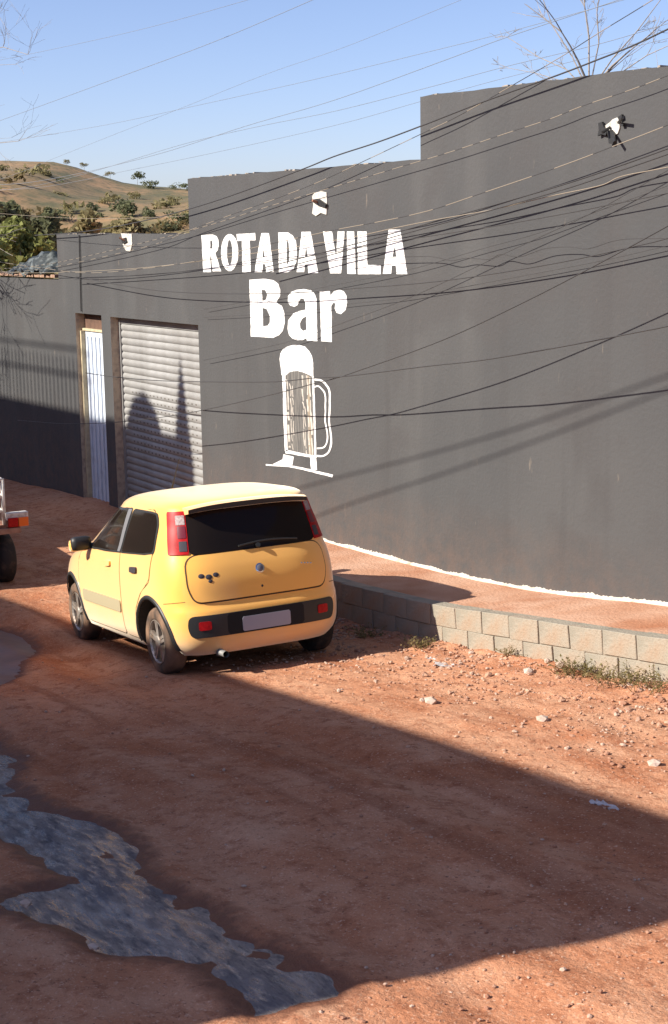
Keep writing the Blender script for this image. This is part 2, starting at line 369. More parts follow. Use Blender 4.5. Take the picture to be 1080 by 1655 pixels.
def wetness(x, y):
    """1 inside water, falling to 0 a step away; also the depth of the channel"""
    best = 0
    for pl, bb in ((stream_xy, SB), (pud_xy, PB)):
        if bb[0] < x < bb[1] and bb[2] < y < bb[3]:
            d = pdist(x, y, pl)
            if inside(x, y, pl): best = max(best, 1 + min(d, .3))
            else: best = max(best, 1 - d/.26)
    return max(0, best)

# ------------------------------------------------------------------ ground: one sheet to the horizon
def axis(segs):
    out = []
    for a, c, st in segs:
        n = max(1, round((c-a)/st)); out += [a + (c-a)*i/n for i in range(n)]
    out.append(segs[-1][1]); return out
gx = axis([(-700,-100,60),(-100,-45,6),(-45,-30,.6),(-30,-18,.16),(-18,-3.6,.055),(-3.6,4,.5),(4,60,6),(60,700,80)])
gy = axis([(-700,-60,80),(-60,-8,6),(-8,.8,.5),(.8,7.75,.05),(7.75,9.6,.3),(9.6,30,4),(30,100,10),(100,900,80)])
gv = []; wet = []
for y in gy:
    for x in gx:
        z = gz(x, y); wv = 0
        if -20 < x < -3 and 0 < y < 8:
            wv = wetness(x, y)
            z += .010*noise.noise(Vector((x*6, y*7, 1))) + .006*noise.noise(Vector((x*15, y*15, 2)))
            if y > 5.9 and x > -15: z += .019*min(1,(y-5.9)/.7)*noise.noise(Vector((x*4.2,y*4.6,6))) + .009*min(1,(y-5.9)/.7)*noise.noise(Vector((x*10,y*10,12)))
            if wv > .6: z += -.042*min(1, (wv-.6)/.55) + .016*noise.noise(Vector((x*5, y*7, 31)))
        gv.append((x, y, z)); wet.append(min(1, wv))
nx = len(gx)
gf = [(j*nx+i, j*nx+i+1, (j+1)*nx+i+1, (j+1)*nx+i) for j in range(len(gy)-1) for i in range(nx-1)]
me = bpy.data.meshes.new('ground'); me.from_pydata(gv, [], gf); me.materials.append(M_dirt)
for p_ in me.polygons: p_.use_smooth = True
a_ = me.attributes.new('wet', 'FLOAT', 'POINT'); a_.data.foreach_set('value', wet)
go = bpy.data.objects.new('ground', me); COL.objects.link(go); tag(go, kind='structure')

def water(name, pl, bb, drop, mt):
    st = .05; nxx = int((bb[1]-bb[0])/st)+1; nyy = int((bb[3]-bb[2])/st)+1
    mb = MB(); idx = {}
    def vid(i, j):
        if (i, j) not in idx:
            x, y = bb[0]+i*st, bb[2]+j*st; idx[(i, j)] = len(mb.v); mb.v.append((x, y, gz(x, y)-drop + .002*noise.noise(Vector((x*5, y*12, 0)))))
        return idx[(i, j)]
    for i in range(nxx):
        for j in range(nyy):
            x, y = bb[0]+(i+.5)*st, bb[2]+(j+.5)*st
            if inside(x, y, pl) or pdist(x, y, pl) < .05:
                mb.f.append([vid(i,j), vid(i+1,j), vid(i+1,j+1), vid(i,j+1)]); mb.m.append(0)
    o = mb.build(name, mt, smooth=True, fix=False); tag(o, kind='structure'); return o
water('sewage_stream', stream_xy, SB, .027, M_water)
water('puddle', pud_xy, PB, .022, M_mud)

# ------------------------------------------------------------------ hill
HD = Vector((CF.x, CF.y, 0)).normalized(); HR = Vector((HD.y, -HD.x, 0))
def on_depth(px, py, D):
    d = ray(px, py); t = D / d.dot(HD); return CAM + d*t
ridge_px = [(-900,330),(-500,285),(-200,266),(0,262),(60,262),(100,263),(130,268),(150,276),(190,291),(240,301),(305,308),(420,300),(600,315),(900,340),(1500,360)]
RD = 270.0
rp = []
for q in ridge_px:
    P = on_depth(*q, RD); rp.append((P.dot(HR), P.z))
ridge = pchip(rp)
def hillz(u, v):
    top = ridge(u) + 1.0*noise.noise(Vector((u*.06, 0, 0))) + .5*noise.noise(Vector((u*.2, 3, 0)))
    t = (v-95)/(RD-95)
    s = max(0, min(1, t)); s = s**.85
    base = -6
    z = base + (top-base)*s if v <= RD else top - (v-RD)*.06
    return z + (2.2*noise.noise(Vector((u*.03, v*.03, 4))) + .9*noise.noise(Vector((u*.11, v*.11, 9))))*math.sin(math.pi*min(1,s))
mb = MB()
us = [ -260 + i*4 for i in range(131)]; vv = [90 + i*4 for i in range(70)]
for v in vv:
    for u in us:
        P = HD*v + HR*u; mb.v.append((P.x, P.y, hillz(u, v)))
for j in range(len(vv)-1):
    for i in range(len(us)-1):
        k = j*len(us)+i; mb.f.append([k, k+1, k+1+len(us), k+len(us)]); mb.m.append(0)
o = mb.build('hill', M_hill, smooth=True, fix=False); tag(o, kind='structure')

def clump(mb, c, rad, n, size, mi=0, seed=0):
    """leafy clump: small tilted leaf faces spread through an uneven volume"""
    rnd = random.Random(seed)
    subs = [(Vector((rnd.uniform(-.6,.6), rnd.uniform(-.6,.6), rnd.uniform(-.35,.75))), rnd.uniform(.32,.62)) for _ in range(9)]
    for _ in range(n):
        sc, sr = rnd.choice(subs)
        d = Vector((rnd.gauss(0,1), rnd.gauss(0,1), rnd.gauss(0,1))).normalized() * sr * (rnd.random()**.4)
        q = sc + d
        p = Vector(c) + Vector((q.x*rad[0], q.y*rad[1], q.z*rad[2]))
        a = Vector((rnd.gauss(0,1), rnd.gauss(0,1), rnd.gauss(0,.7))).normalized(); bb = a.cross(Vector((rnd.gauss(0,1), rnd.gauss(0,1), rnd.gauss(0,1)))).normalized()
        s = size*rnd.uniform(.6,1.4)
        mb.add([p-a*s-bb*s*.4, p+a*s*.2-bb*s*.6, p+a*s, p+bb*s*.6], [(0,1,2,3)], mi)

def hill_hit(px, py):
    d = ray(px, py); t = 60
    while t < 420:
        P = CAM + d*t
        v = P.dot(HD)
        if v > 92 and P.z < hillz(P.dot(HR), v): return P
        t += .5
    return None
# bushes one can tell apart on the slope
bush_list = [  # px, py of the foot, half width px, height px, leaf material, label
 (222,292,9,14,M_leafdark,'small round dark tree standing alone on the hill skyline'),
 (246,306,14,15,M_leafdark,'dark bush on the hill skyline right of the lone round tree'),
 (292,307,15,13,M_leafdark,'dark bush on the hill skyline touching the grey parapet edge'),
 (136,270,6,7,M_leafolive,'tiny shrub on the bare brown hill crest'),
 (178,285,8,8,M_leafolive,'low olive shrub where the hill crest begins to fall'),
 (108,264,5,6,M_leafolive,'tiniest dark shrub at the hill crest, above the brown summit'),
 (200,352,22,32,M_leafdark,'wide dark green tree halfway down the hill above the low parapet'),
 (150,342,10,16,M_leafdark,'small dark tree on the dry slope, left of the wide one'),
 (243,352,11,18,M_leafdark,'blackish round bush on the slope right of the wide tree'),
 (96,356,24,20,M_leafdark,'broad dark hedge-like bush low on the left slope'),
 (290,362,20,22,M_leafdark,'dark bush low on the hill beside the tall grey parapet'),
 (275,330,14,14,M_leafolive,'olive bush on the upper right of the dry slope'),
 (100,318,10,9,M_leafolive,'faded olive bush in the middle of the dry slope'),
 (170,330,12,12,M_leafolive,'olive scrub patch above the two dark slope trees'),
 (218,322,12,12,M_leafolive,'grey green scrub below the lone skyline tree'),
]
for k, (px, py, hw, hh, mt, lb) in enumerate(bush_list):
    P = hill_hit(px, py)
    if P is None: P = on_depth(px, py, RD-1)
    D = P.dot(HD); s = D/F
    t = thing('hill_tree' if hh > 13 else 'hill_bush', lb, 'tree' if hh > 13 else 'bush', P, group='bushes on the dry hill')
    mb = MB(); clump(mb, (0,0,hh*s*.34), (hw*s*1.2, hw*s*1.2, hh*s*.60), 420, .16*hh*s*.6, 0, k)
    mb.build('crown', mt, t, fix=False)
    mb = MB(); mb.tube([(0,0,-1),(0.1,0,hh*s*.3),(0,.1,hh*s*.45)], [.12*s*3,.09*s*3,.04*s*3], 5); mb.build('trunk', M_bark, t)
# the rest of the scrub as one mass
mb = MB()
for k in range(1700):
    u = random.uniform(-150, 60); v = 105 + 140*random.random()**1.2
    if v > 205 and random.random() < .5: continue
    n_ = noise.noise(Vector((u*.05, v*.05, 2)))
    if n_ < (-.12 if v < 190 else .05): continue
    P = HD*v + HR*u; s = random.uniform(.4,1.5)
    clump(mb, (P.x, P.y, hillz(u, v)+s*.35), (s*1.5, s*1.5, s*.7), 50, .3*s, random.choice((0,0,0,1,2)), 1000+k)
o = mb.build('hillside_scrub', [M_leafolive, M_leafdark, M_scrubdry], fix=False); tag(o, 'low olive and dark green scrub scattered over the dry hillside', 'scrub', kind='stuff')

def tree(name, label, base, cz, rad, n, leaf, lm, seed, group='trees behind the low grey wall'):
    t = thing(name, label, 'tree', base, group=group)
    mb = MB(); clump(mb, (0,0,cz), rad, n, leaf, 0, seed); mb.build('crown', lm, t, fix=False)
    mb = MB(); rnd = random.Random(seed)
    mb.tube([(0,0,-.5),(.1,0,cz*.4),(.05,.1,cz*.8)], [.28,.2,.12], 7)
    for _ in range(6):
        e = Vector((rnd.uniform(-.6,.6)*rad[0], rnd.uniform(-.6,.6)*rad[1], cz+rnd.uniform(-.2,.5)*rad[2]))
        mb.tube([(.1,0,cz*.4), (e.x*.4,e.y*.4,(cz*.5+e.z)/2), e], [.1,.07,.02], 5)
    mb.build('trunk', M_bark, t); return t
for (px, pt, pb, hw, D, lm, nm, lb, n, lf) in [
  (40,372,470,62,62,M_leafyel,'yellow_green_tree','bushy yellow green tree behind the low wall, above the crumpled tarpaulin',5200,.16),
  (-45,400,470,70,56,M_leafyel,'yellow_green_tree','yellow green tree cut by the left frame edge behind the low wall',4200,.16),
  (12,342,440,42,80,M_leafdark,'dark_tree','dark green tree behind the yellow green tree at the far left',3000,.2),
  (70,352,430,30,92,M_leafdark,'dark_tree','smaller dark tree between the yellow green tree and the hill',2400,.22),
  (128,362,430,34,84,M_leafolive,'olive_tree','olive tree rising just above the low parapet at its left end',2400,.2),
  (215,364,430,60,90,M_leafolive,'olive_tree','wide olive tree canopy just above the middle of the low parapet',3000,.22)]:
    P0 = on_depth(px, pb, D); P1 = on_depth(px, pt, D); s = D/F; r_ = hw*s
    g = prof(P0.x)
    h = P1.z - g; rz = min(h*.48, max(r_, (P1.z-P0.z)*.75)); tree(nm, lb, (P0.x, P0.y, g), h-rz*.82, (r_, r_, rz), n, lf, lm, int(px+500))

# ------------------------------------------------------------------ the bar building
bar = thing('bar_building', 'dark grey painted bar building with stepped parapet, white lettering and steel roller shutter', 'building', (-14, WY, -1))
BO = Vector((-14, WY, -1))
def loc(P): return (P[0]-BO.x, P[1]-BO.y, P[2]-BO.z)
X_L, X_A, X_B, X_C, X_R = -48.0, -23.38, -18.35, -12.848, -2.0
def topz(x):
    if x < X_A: return 1.93
    if x < X_B: return 2.60 + (X_B-x)*.010
    if x < X_C: return 3.268 + (X_C-x)*.007
    return 3.872 - (x-X_C)*.019
D0, D1, DT = -22.70, -21.60, 1.425          # side door opening
S0, S1, ST = -21.24, -18.17, 1.415          # shutter opening
xs = sorted(set([X_L, X_A, X_B, X_C, X_R, D0, D1, S0, S1] + [X_L + i*.5 for i in range(1,50)] + [X_A + i*.22 for i in range(1,98)]))
xs = [x for i, x in enumerate(xs) if i == 0 or x-xs[i-1] > .02 or x in (X_A,X_B,X_C,D0,D1,S0,S1)]
TH = .20
mb = MB()
zs_base = [-3.0, DT, 9.9]
def cells(x0, x1):
    xm = (x0+x1)/2
    if D0 < xm < D1: return [(DT, 'top')]
    if S0 < xm < S1: return [(ST, 'top')]
    return [(-3.0, 'top')]
def tj(x): return topz(x) + .004*noise.noise(Vector((x*2.3,0,7))) + .012*noise.noise(Vector((x*9,0,1)))
prev = None
for i in range(len(xs)-1):
    x0, x1 = xs[i], xs[i+1]; zb = cells(x0, x1)[0][0]
    e = 1e-4; t0, t1 = tj(x0+e), tj(x1-e)
    A = [(x0,WY,zb),(x1,WY,zb),(x1,WY,t1),(x0,WY,t0)]; B = [(x0,WY+TH,zb),(x1,WY+TH,zb),(x1,WY+TH,t1),(x0,WY+TH,t0)]
    mb.add([loc(q) for q in A], [(0,1,2,3)]); mb.add([loc(q) for q in B], [(3,2,1,0)])
    mb.add([loc(q) for q in (A[3],A[2],B[2],B[3])], [(0,1,2,3)])
    if zb > -2: mb.add([loc(q) for q in (A[0],A[1],B[1],B[0])], [(3,2,1,0)], 1)
    for xx in (X_A, X_B, X_C):
        if abs(x0-xx) < 1e-6:
            zl = tj(x0-e); mb.add([loc(q) for q in ((x0,WY,zl),(x0,WY+TH,zl),(x0,WY+TH,t0),(x0,WY,t0))], [(0,1,2,3)])
for (xa, zt, flip) in ((D0,DT,0),(D1,DT,1),(S0,ST,0),(S1,ST,1)):
    mb.add([loc(q) for q in ((xa,WY,-3),(xa,WY+TH,-3),(xa,WY+TH,zt),(xa,WY,zt))], [(0,1,2,3)], 1)
for xx, zt in ((X_L,1.93),(X_R,tj(X_R))):
    mb.add([loc(q) for q in ((xx,WY,-3),(xx,WY+TH,-3),(xx,WY+TH,zt),(xx,WY,zt))], [(0,1,2,3)])
bmw = mb.build('wall', [M_wall, M_tan], bar, fix=False)
mb = MB(); rnd = random.Random(3)
for _ in range(170):
    x = rnd.uniform(X_A+.05, X_R-.1)
    if min(abs(x-X_B), abs(x-X_C)) < .08 or noise.noise(Vector((x*1.4, 5, 0))) < -.1: continue
    z = tj(x)-.006; l_ = rnd.uniform(.02,.09); h_ = rnd.uniform(.007,.018)
    mb.box(loc((x-l_/2, WY+rnd.uniform(-.004,.03), z)), loc((x+l_/2, WY+TH-.02, z+h_)), 0, None, .004)
tag(mb.build('mortar_chips', mat('weathered_mortar', (.34,.30,.25), .95, (.22,.19,.16), 20), bar), kind='stuff')
# body behind the facade
mb = MB()
mb.box(loc((X_A+.02, WY+TH+.6, -3)), loc((X_R, WY+11, 2.2)))
mb.build('rear_volume', M_wall, bar)
mb = MB(); mb.box(loc((X_A+.02, WY+TH+.005, 1.55)), loc((X_R-.02, WY+TH+.595, 1.70))); mb.build('roof_slab', M_conc, bar)

# ragged strip of bare lime plaster at the foot of the wall
mb = MB(); n = 1100; xa, xb = -17.2, -3.0
for i in range(n+1):
    x = xa + (xb-xa)*i/n
    h = .035 + .03*noise.noise(Vector((x*1.1,2,0))) + .035*abs(noise.noise(Vector((x*5,0,0)))) + .05*abs(noise.noise(Vector((x*19,0,3)))) + .03*noise.noise(Vector((x*41,0,6)))
    h = max(.002, h*(.50+.55*noise.noise(Vector((x*.9,21,0)))+.25*noise.noise(Vector((x*3.7,9,0)))) + .03*noise.noise(Vector((x*2.7,0,11)))); z0 = wbase(x)-.05
    for (yy, zz) in ((WY-.030, z0), (WY-.024, z0+.045+h*.25), (WY-.012, z0+.045+h*.75), (WY-.001, z0+.045+h*.75+.004)):
        mb.v.append(loc((x, yy, zz)))
for i in range(n):
    for k in range(3):
        a = i*4+k; mb.f.append([a, a+4, a+5, a+1]); mb.m.append(0)
mb.build('plaster_skirting', M_lime, bar, fix=False)

# roller shutter: side rails, bottom bar and one slat after the other
SY = WY + .16
shut = None
mb = MB(); mb.box(loc((S0+.003, SY-.035, -3)), loc((S0+.05, SY+.035, ST-.003))); mb.box(loc((S1-.05, SY-.035, -3)), loc((S1-.003, SY+.035, ST-.003)))
mb.box(loc((S0+.05, SY-.02, ST-.10)), loc((S1-.05, SY+.035, ST-.003)))
shut = mb.build('roller_shutter', M_steel, bar)
def slat_mesh(name, perf):
    h = .105; prof_ = [(0,0),(-.010,.010),(-.017,.035),(-.018,.058),(-.012,.084),(-.002,.093),(0.004,.105)]
    mb = MB(); x0, x1 = S0+.051, S1-.051
    if not perf:
        for (y, z) in prof_: mb.v += [(x0,y,z),(x1,y,z)]
        for i in range(len(prof_)-1): mb.f.append([2*i,2*i+1,2*i+3,2*i+2]); mb.m.append(0)
    else:
        cols_ = [x0, x0+.25]; k = x0+.25
        while k < x1-.45: cols_ += [k+.085, k+.13]; k += .13
        cols_ += [x1]
        for x in cols_:
            for (y, z) in prof_: mb.v.append((x,y,z))
        m_ = len(prof_)
        for c in range(len(cols_)-1):
            for i in range(m_-1):
                hole = (2 <= c < len(cols_)-2) and c % 2 == 0 and i == 2
                mb.f.append([c*m_+i, (c+1)*m_+i, (c+1)*m_+i+1, c*m_+i+1]); mb.m.append(1 if hole else 0)
    me = bpy.data.meshes.new(name); me.from_pydata(mb.v, [], mb.f); me.materials.append(M_steel); me.materials.append(M_hole)
    for p_, i in zip(me.polygons, mb.m): p_.material_index = i; p_.use_smooth = True
    return me
M_hole = mat('perforation', (.10,.09,.08), .8)
sm_a, sm_b = slat_mesh('slat', False), slat_mesh('slat_perforated', True)
for k in range(28):
    z = ST-.10-.105*(k+1)
    o = bpy.data.objects.new('slat', sm_b if 9 <= k <= 17 else sm_a); COL.objects.link(o); o.parent = shut
    o.location = (-BO.x, SY-BO.y+random.uniform(-.002,.002), z-BO.z)
# side door: white metal sheet with vertical ribs, in a tan frame
mb = MB(); DY = WY+.13
mb.box(loc((D0+.06, DY, -3)), loc((D1-.003, DY+.04, DT-.28)))
door = mb.build('door', M_doorp, bar)
for k in range(6):
    mb = MB(); x = D0+.14+k*.165; mb.bbox(loc((x, DY-.022, -1.6)), loc((x+.045, DY-.001, DT-.36)), .006); mb.build('rib', M_doorp, door)
mb = MB(); mb.bbox(loc((D1-.16, DY-.05, -.55)), loc((D1-.11, DY-.001, -.40)), .008); mb.build('handle', M_steel, door)
mb = MB(); mb.box(loc((D0+.003, WY+.06, -3)), loc((D0+.058, WY+.19, DT-.28))); mb.box(loc((D0+.003, WY+.10, DT-.277)), loc((D1-.003, WY+.19, DT-.24)))
mb.build('door_frame', mat('cream_door_frame', (.55,.47,.30), .7, (.42,.34,.22), 10), bar)
mb = MB(); mb.box(loc((D0+.003, WY+.15, DT-.237)), loc((D1-.003, WY+.198, DT-.003))); mb.build('transom_panel', mat('dark_brown_panel', (.085,.045,.03), .8, (.13,.07,.045), 9), bar)

# lettering painted on the wall, every letter a thin coat of paint on the face
def wall_paint(name, pls, holes=(), th=.003, mt=None, parent=None):
    mb = MB(); hs = list(holes)
    def hand(pl):
        out = []
        for i in range(len(pl)):
            (x0, y0), (x1, y1) = pl[i], pl[(i+1) % len(pl)]; k = max(1, int(math.hypot(x1-x0, y1-y0)/4))
            for j in range(k):
                x, y = x0+(x1-x0)*j/k, y0+(y1-y0)*j/k
                out.append((x+.55*noise.noise(Vector((x*.13, y*.13, 1))), y+.55*noise.noise(Vector((x*.13, y*.13, 8)))))
        return out
    pls = [hand(p) for p in pls]; hs = [hand(h) for h in hs]
    for pl in pls:
        q2 = [on_y(a, c, WY) for a, c in pl]; pl2 = [(q.x, q.z) for q in q2]
        h2 = [[(q.x, q.z) for q in (on_y(a, c, WY) for a, c in h)] for h in hs]; hs = []
        vs_, fs_ = poly_fill(pl2, h2)
        mb.add([loc((x, WY-th, z)) for x, z in vs_], fs_)
        for lp in [pl2]+h2:
            n_ = len(lp); base = [loc((x, WY-th, z)) for x, z in lp] + [loc((x, WY-.0002, z)) for x, z in lp]
            mb.add(base, [(i, (i+1) % n_, n_+(i+1) % n_, n_+i) for i in range(n_)])
    return mb.build(name, mt or M_white, parent or bar, fix=True)
def Z5(pl): return [(310+a/2.919, 350+c/2.919) for a, c in pl]
def Z4(pl): return [(400+a/6, 540+c/6) for a, c in pl]
def ell(cx, cy, rx, ry, n=22): return [(cx+rx*math.cos(2*math.pi*i/n), cy+ry*math.sin(2*math.pi*i/n)) for i in range(n)]
letters = [
 ([(47,88),(100,85),(118,92),(127,110),(128,140),(124,158),(112,172),(126,215),(140,258),(100,259),(92,187),(88,187),(92,262),(55,262)], [[(88,113),(97,113),(100,132),(97,151),(88,151)]]),
 (ell(180,170,41,88), [ell(180,170,13,60,16)]),
 ([(213,83),(300,78),(302,112),(275,113),(280,262),(240,262),(238,114),(215,116)], []),
 ([(330,78),(365,78),(377,170),(388,262),(352,262),(348,224),(336,224),(333,262),(298,262),(312,170)], [[(340,150),(346,192),(335,192)]]),
 ([(410,75),(455,75),(478,90),(492,115),(498,170),(494,215),(480,248),(455,263),(412,263)], [[(449,106),(459,125),(462,170),(460,212),(450,231)]]),
 ([(520,72),(562,72),(580,170),(597,267),(552,267),(548,226),(535,226),(532,262),(497,262),(508,170)], [[(541,140),(548,190),(535,190)]]),
 ([(620,70),(663,70),(682,190),(690,70),(722,70),(706,268),(655,268)], []),
 ([(733,70),(768,70),(775,270),(735,270)], []),
 ([(783,70),(826,70),(830,228),(893,230),(893,272),(785,272)], []),
 ([(930,62),(985,62),(1003,170),(1018,272),(968,272),(964,231),(945,231),(942,270),(903,270),(917,165)], [[(958,138),(967,190),(949,190)]]),
 ([(273,298),(350,294),(385,300),(410,318),(419,345),(418,375),(400,405),(425,422),(438,455),(440,500),(430,540),(412,560),(385,572),(280,566),(277,430)], [[(332,345),(348,347),(358,370),(350,394),(334,398)], [(335,430),(355,436),(370,470),(370,500),(360,514),(338,518)]]),
 ([(455,400),(456,375),(470,356),(495,346),(530,342),(560,347),(580,362),(590,390),(592,480),(594,588),(545,585),(541,573),(525,582),(500,583),(475,575),(460,558),(454,530),(456,490),(480,458),(508,446),(537,440),(538,410),(530,388),(515,386),(508,400),(500,418),(485,426),(465,420)], [[(541,470),(522,482),(511,505),(514,528),(527,540),(542,534)]]),
 ([(605,350),(652,352),(655,372),(672,352),(695,345),(718,352),(731,375),(734,405),(728,440),(705,460),(685,454),(675,435),(680,412),(672,404),(660,420),(661,500),(662,592),(612,588),(608,470)], []),
]
for pl, hs in letters: wall_paint('painted_letter', [Z5(pl)], [Z5(h) for h in hs])
# the beer mug
def stroke(pts, wd):
    pts = catmull([(float(a), float(c)) for a, c in pts], 4); l, r_ = [], []
    for i, (x, y) in enumerate(pts):
        x0, y0 = pts[max(0,i-1)]; x1, y1 = pts[min(len(pts)-1,i+1)]; dx, dy = x1-x0, y1-y0; d = math.hypot(dx, dy) or 1
        ww = wd if not isinstance(wd, (list,tuple)) else wd[0]+(wd[1]-wd[0])*i/(len(pts)-1)
        l.append((x-dy/d*ww/2, y+dx/d*ww/2)); r_.append((x+dy/d*ww/2, y-dx/d*ww/2))
    return l + r_[::-1]
M_amber = mat('amber_wall_paint', (.30,.245,.175), .85, (.18,.155,.125), 12)
foam = [(335,400),(325,330),(314,240),(322,190),(345,150),(380,124),(440,106),(510,106),(560,122),(600,165),(628,215),(640,280),(642,415),(610,400),(580,385),(540,368),(490,358),(450,358),(410,370),(378,398)]
mug = wall_paint('painted_beer_mug', [Z4(foam)])
wall_paint('mug_outline', [Z4(stroke([(355,395),(362,600),(368,850),(380,1135)],30)), Z4(stroke([(637,412),(645,600),(655,900),(662,1185)],18)), Z4(stroke([(372,1138),(500,1162),(672,1195)],[34,22])), Z4([(350,1165),(452,1190),(436,1274),(330,1272),(236,1266),(300,1236),(342,1215)]), Z4(stroke([(640,1200),(648,1318)],58)), Z4(stroke([(180,1267),(430,1284),(640,1330),(828,1376)],[14,26]))], parent=mug)
wall_paint('mug_handle', [Z4(stroke([(652,440),(712,448),(765,492),(798,560),(800,690),(796,850),(812,980),(814,1070),(785,1150),(730,1182),(676,1180)],17)), Z4(stroke([(652,512),(690,505),(735,545),(758,610),(758,750),(756,850),(778,970),(774,1040),(742,1098),(676,1108)],13))], parent=mug)
hatch = []
rnd = random.Random(4)
for (x, y0, y1, wd) in [(398,440,1100,22),(425,480,1120,10),(446,500,980,9),(545,400,1130,16),(560,700,1160,12),(590,400,1175,14),(618,420,1180,20)]:
    y = y0
    while y < y1:
        e = min(y1, y+rnd.uniform(60,190)); dx = (y-800)*.035
        hatch.append(Z4(stroke([(x+dx+rnd.uniform(-5,5), y), (x+dx+rnd.uniform(-6,6)+4, (y+e)/2), (x+dx+8, e)], [wd*rnd.uniform(.4,1.1), wd*rnd.uniform(.3,.9)]))); y = e + rnd.uniform(8,50)
tag(wall_paint('mug_highlight', hatch, th=.002, parent=mug, mt=mat('thin_white_paint', (.50,.47,.42), .85, (.34,.31,.27), 15)), kind='stuff')
wall_paint('mug_glass', [Z4([(358,372),(450,345),(540,355),(636,405),(660,1180),(380,1135)])], th=.0010, mt=mat('thin_grey_paint', (.080,.078,.075), .85, (.15,.143,.13), 5, lo=.42, hi=.6, stretch=(6,1,.6)), parent=mug)
wall_paint('mug_beer', [Z4([(580,400),(598,405),(630,1175),(596,1165)])], th=.0016, mt=M_amber, parent=mug)

# bare plaster patches with lamp stubs on the wall
def px_box(x0, y0, x1, y1, rag=.0):
    pts = []
    for (a, c, d, e) in ((x0,y0,x1,y0),(x1,y0,x1,y1),(x1,y1,x0,y1),(x0,y1,x0,y0)):
        for k in range(4): t = k/4; pts.append((a+(d-a)*t+random.uniform(-rag,rag), c+(e-c)*t+random.uniform(-rag,rag)))
    return pts
def fixture(name, label, patch, dark, rods, group='bare plaster lamp holes on the wall', rodmat=None):
    rodmat = rodmat or M_rust
    c = on_y(*patch[0], WY); t = thing(name, label, 'wall lamp', (c.x, WY, c.z), group)
    def lo(P): return (P[0]-c.x, P[1]-WY, P[2]-c.z)
    def slab(nm, pl, y0, y1, mt):
        pl2 = [on_y(a, e, WY) for a, e in pl]; vs_, fs_ = poly_fill([(q.x, q.z) for q in pl2]); mb = MB()
        mb.add([lo((x, WY-y1, z)) for x, z in vs_], fs_); n_ = len(pl2)
        mb.add([lo((q.x, WY-y1, q.z)) for q in pl2]+[lo((q.x, WY-y0, q.z)) for q in pl2], [(i,(i+1)%n_,n_+(i+1)%n_,n_+i) for i in range(n_)]); return mb.build(nm, mt, t)
    slab('plaster_patch', patch, .0005, .012, M_plaster)
    for d in dark: slab('lamp_socket', d, .0125, .035, M_black)
    for a, b_ in rods:
        A = on_y(*a, WY-.02); B = on_y(*b_, WY-.10); mb = MB(); mb.tube([lo(A), lo(B)], .013, 8); mb.build('lamp_stub', rodmat, t)
fixture('wall_lamp', 'broken lamp stub in a white plaster patch above the painted letters', [(506,317),(511,310),(520,309),(529,311),(530,325),(529,347),(520,344),(512,349),(506,345),(508,331)], [[(505,323),(518,321),(531,330),(530,336),(516,331)]], [((515,327),(505,324))])
fixture('wall_lamp', 'broken lamp stub in a white plaster patch near the low parapet top', [(197,377),(214,378),(215,393),(212,407),(205,405),(200,396),(199,386)], [[(199,386),(206,384),(208,391),(202,394)]], [((203,389),(193,384))])
fixture('wall_lamp', 'broken lamp with black brackets in a white plaster patch high on the right wall', [(980,203),(987,198),(992,193),(999,190),(1004,195),(1003,207),(1000,216),(994,218),(988,214),(982,212)],
  [[(972,199),(978,197),(981,206),(987,211),(984,219),(977,217),(971,220),(973,210)], [(986,211),(993,210),(997,222),(996,233),(989,232),(988,221)], [(1004,189),(1010,185),(1011,190),(1005,194)], [(1007,200),(1013,200),(1012,204),(1008,204)]], [((991,214),(994,230)), ((986,206),(974,214)), ((1000,198),(1007,190))], rodmat=M_black)

# thin conduit beside the door, brick ends and tarpaulin on the low wall
mb = MB(); A = on_y(128,380,WY-.02); B = on_y(131,503,WY-.02); mb.tube([A, (A+B)/2, B], .011, 7)
o = mb.build('conduit', M_cable); tag(o, 'thin dark vertical conduit on the wall above the narrow white door', 'pipe')
x = -30.0; k = 0
while x < X_A-.25:
    mb = MB(); h = random.uniform(.035,.06); mb.bbox(loc((x, WY-.004, 1.955)), loc((x+random.uniform(.2,.24), WY+TH+.004, 1.955+h)), .006)
    mb.build('brick', M_brick, bar); x += .26
tp = on_y(60, 446, WY+.1); t = thing('tarpaulin', 'crumpled dark grey green tarpaulin lying on top of the low wall', 'tarpaulin', (tp.x, WY+.35, 2.02))
for k, (x0, x1, h0, rot) in enumerate(((-1.25,.55,.22,.02),(-.75,.95,.36,-.05),(-.1,.95,.27,.1))):
    mb = MB(); n_, m_ = 26, 12
    for i in range(n_+1):
        for j in range(m_+1):
            u, v = i/n_, j/m_; X = x0+(x1-x0)*u; Y = -.38+.85*v+rot*u
            e = math.sin(math.pi*min(1,max(0,u)))**.45 * math.sin(math.pi*v)**.5
            Zv = e*h0*(.8+.45*noise.noise(Vector((X*2.2,Y*3.5,k*5)))) + .11*noise.noise(Vector((X*5,Y*9,k))) + .05*noise.noise(Vector((X*13,Y*15,k))) + k*.012
            mb.v.append((X, Y, Zv+.02))
    for i in range(n_):
        for j in range(m_): a = i*(m_+1)+j; mb.f.append([a, a+m_+1, a+m_+2, a+1]); mb.m.append(0)
    mb.build('fold', M_tarp, t, smooth=True)

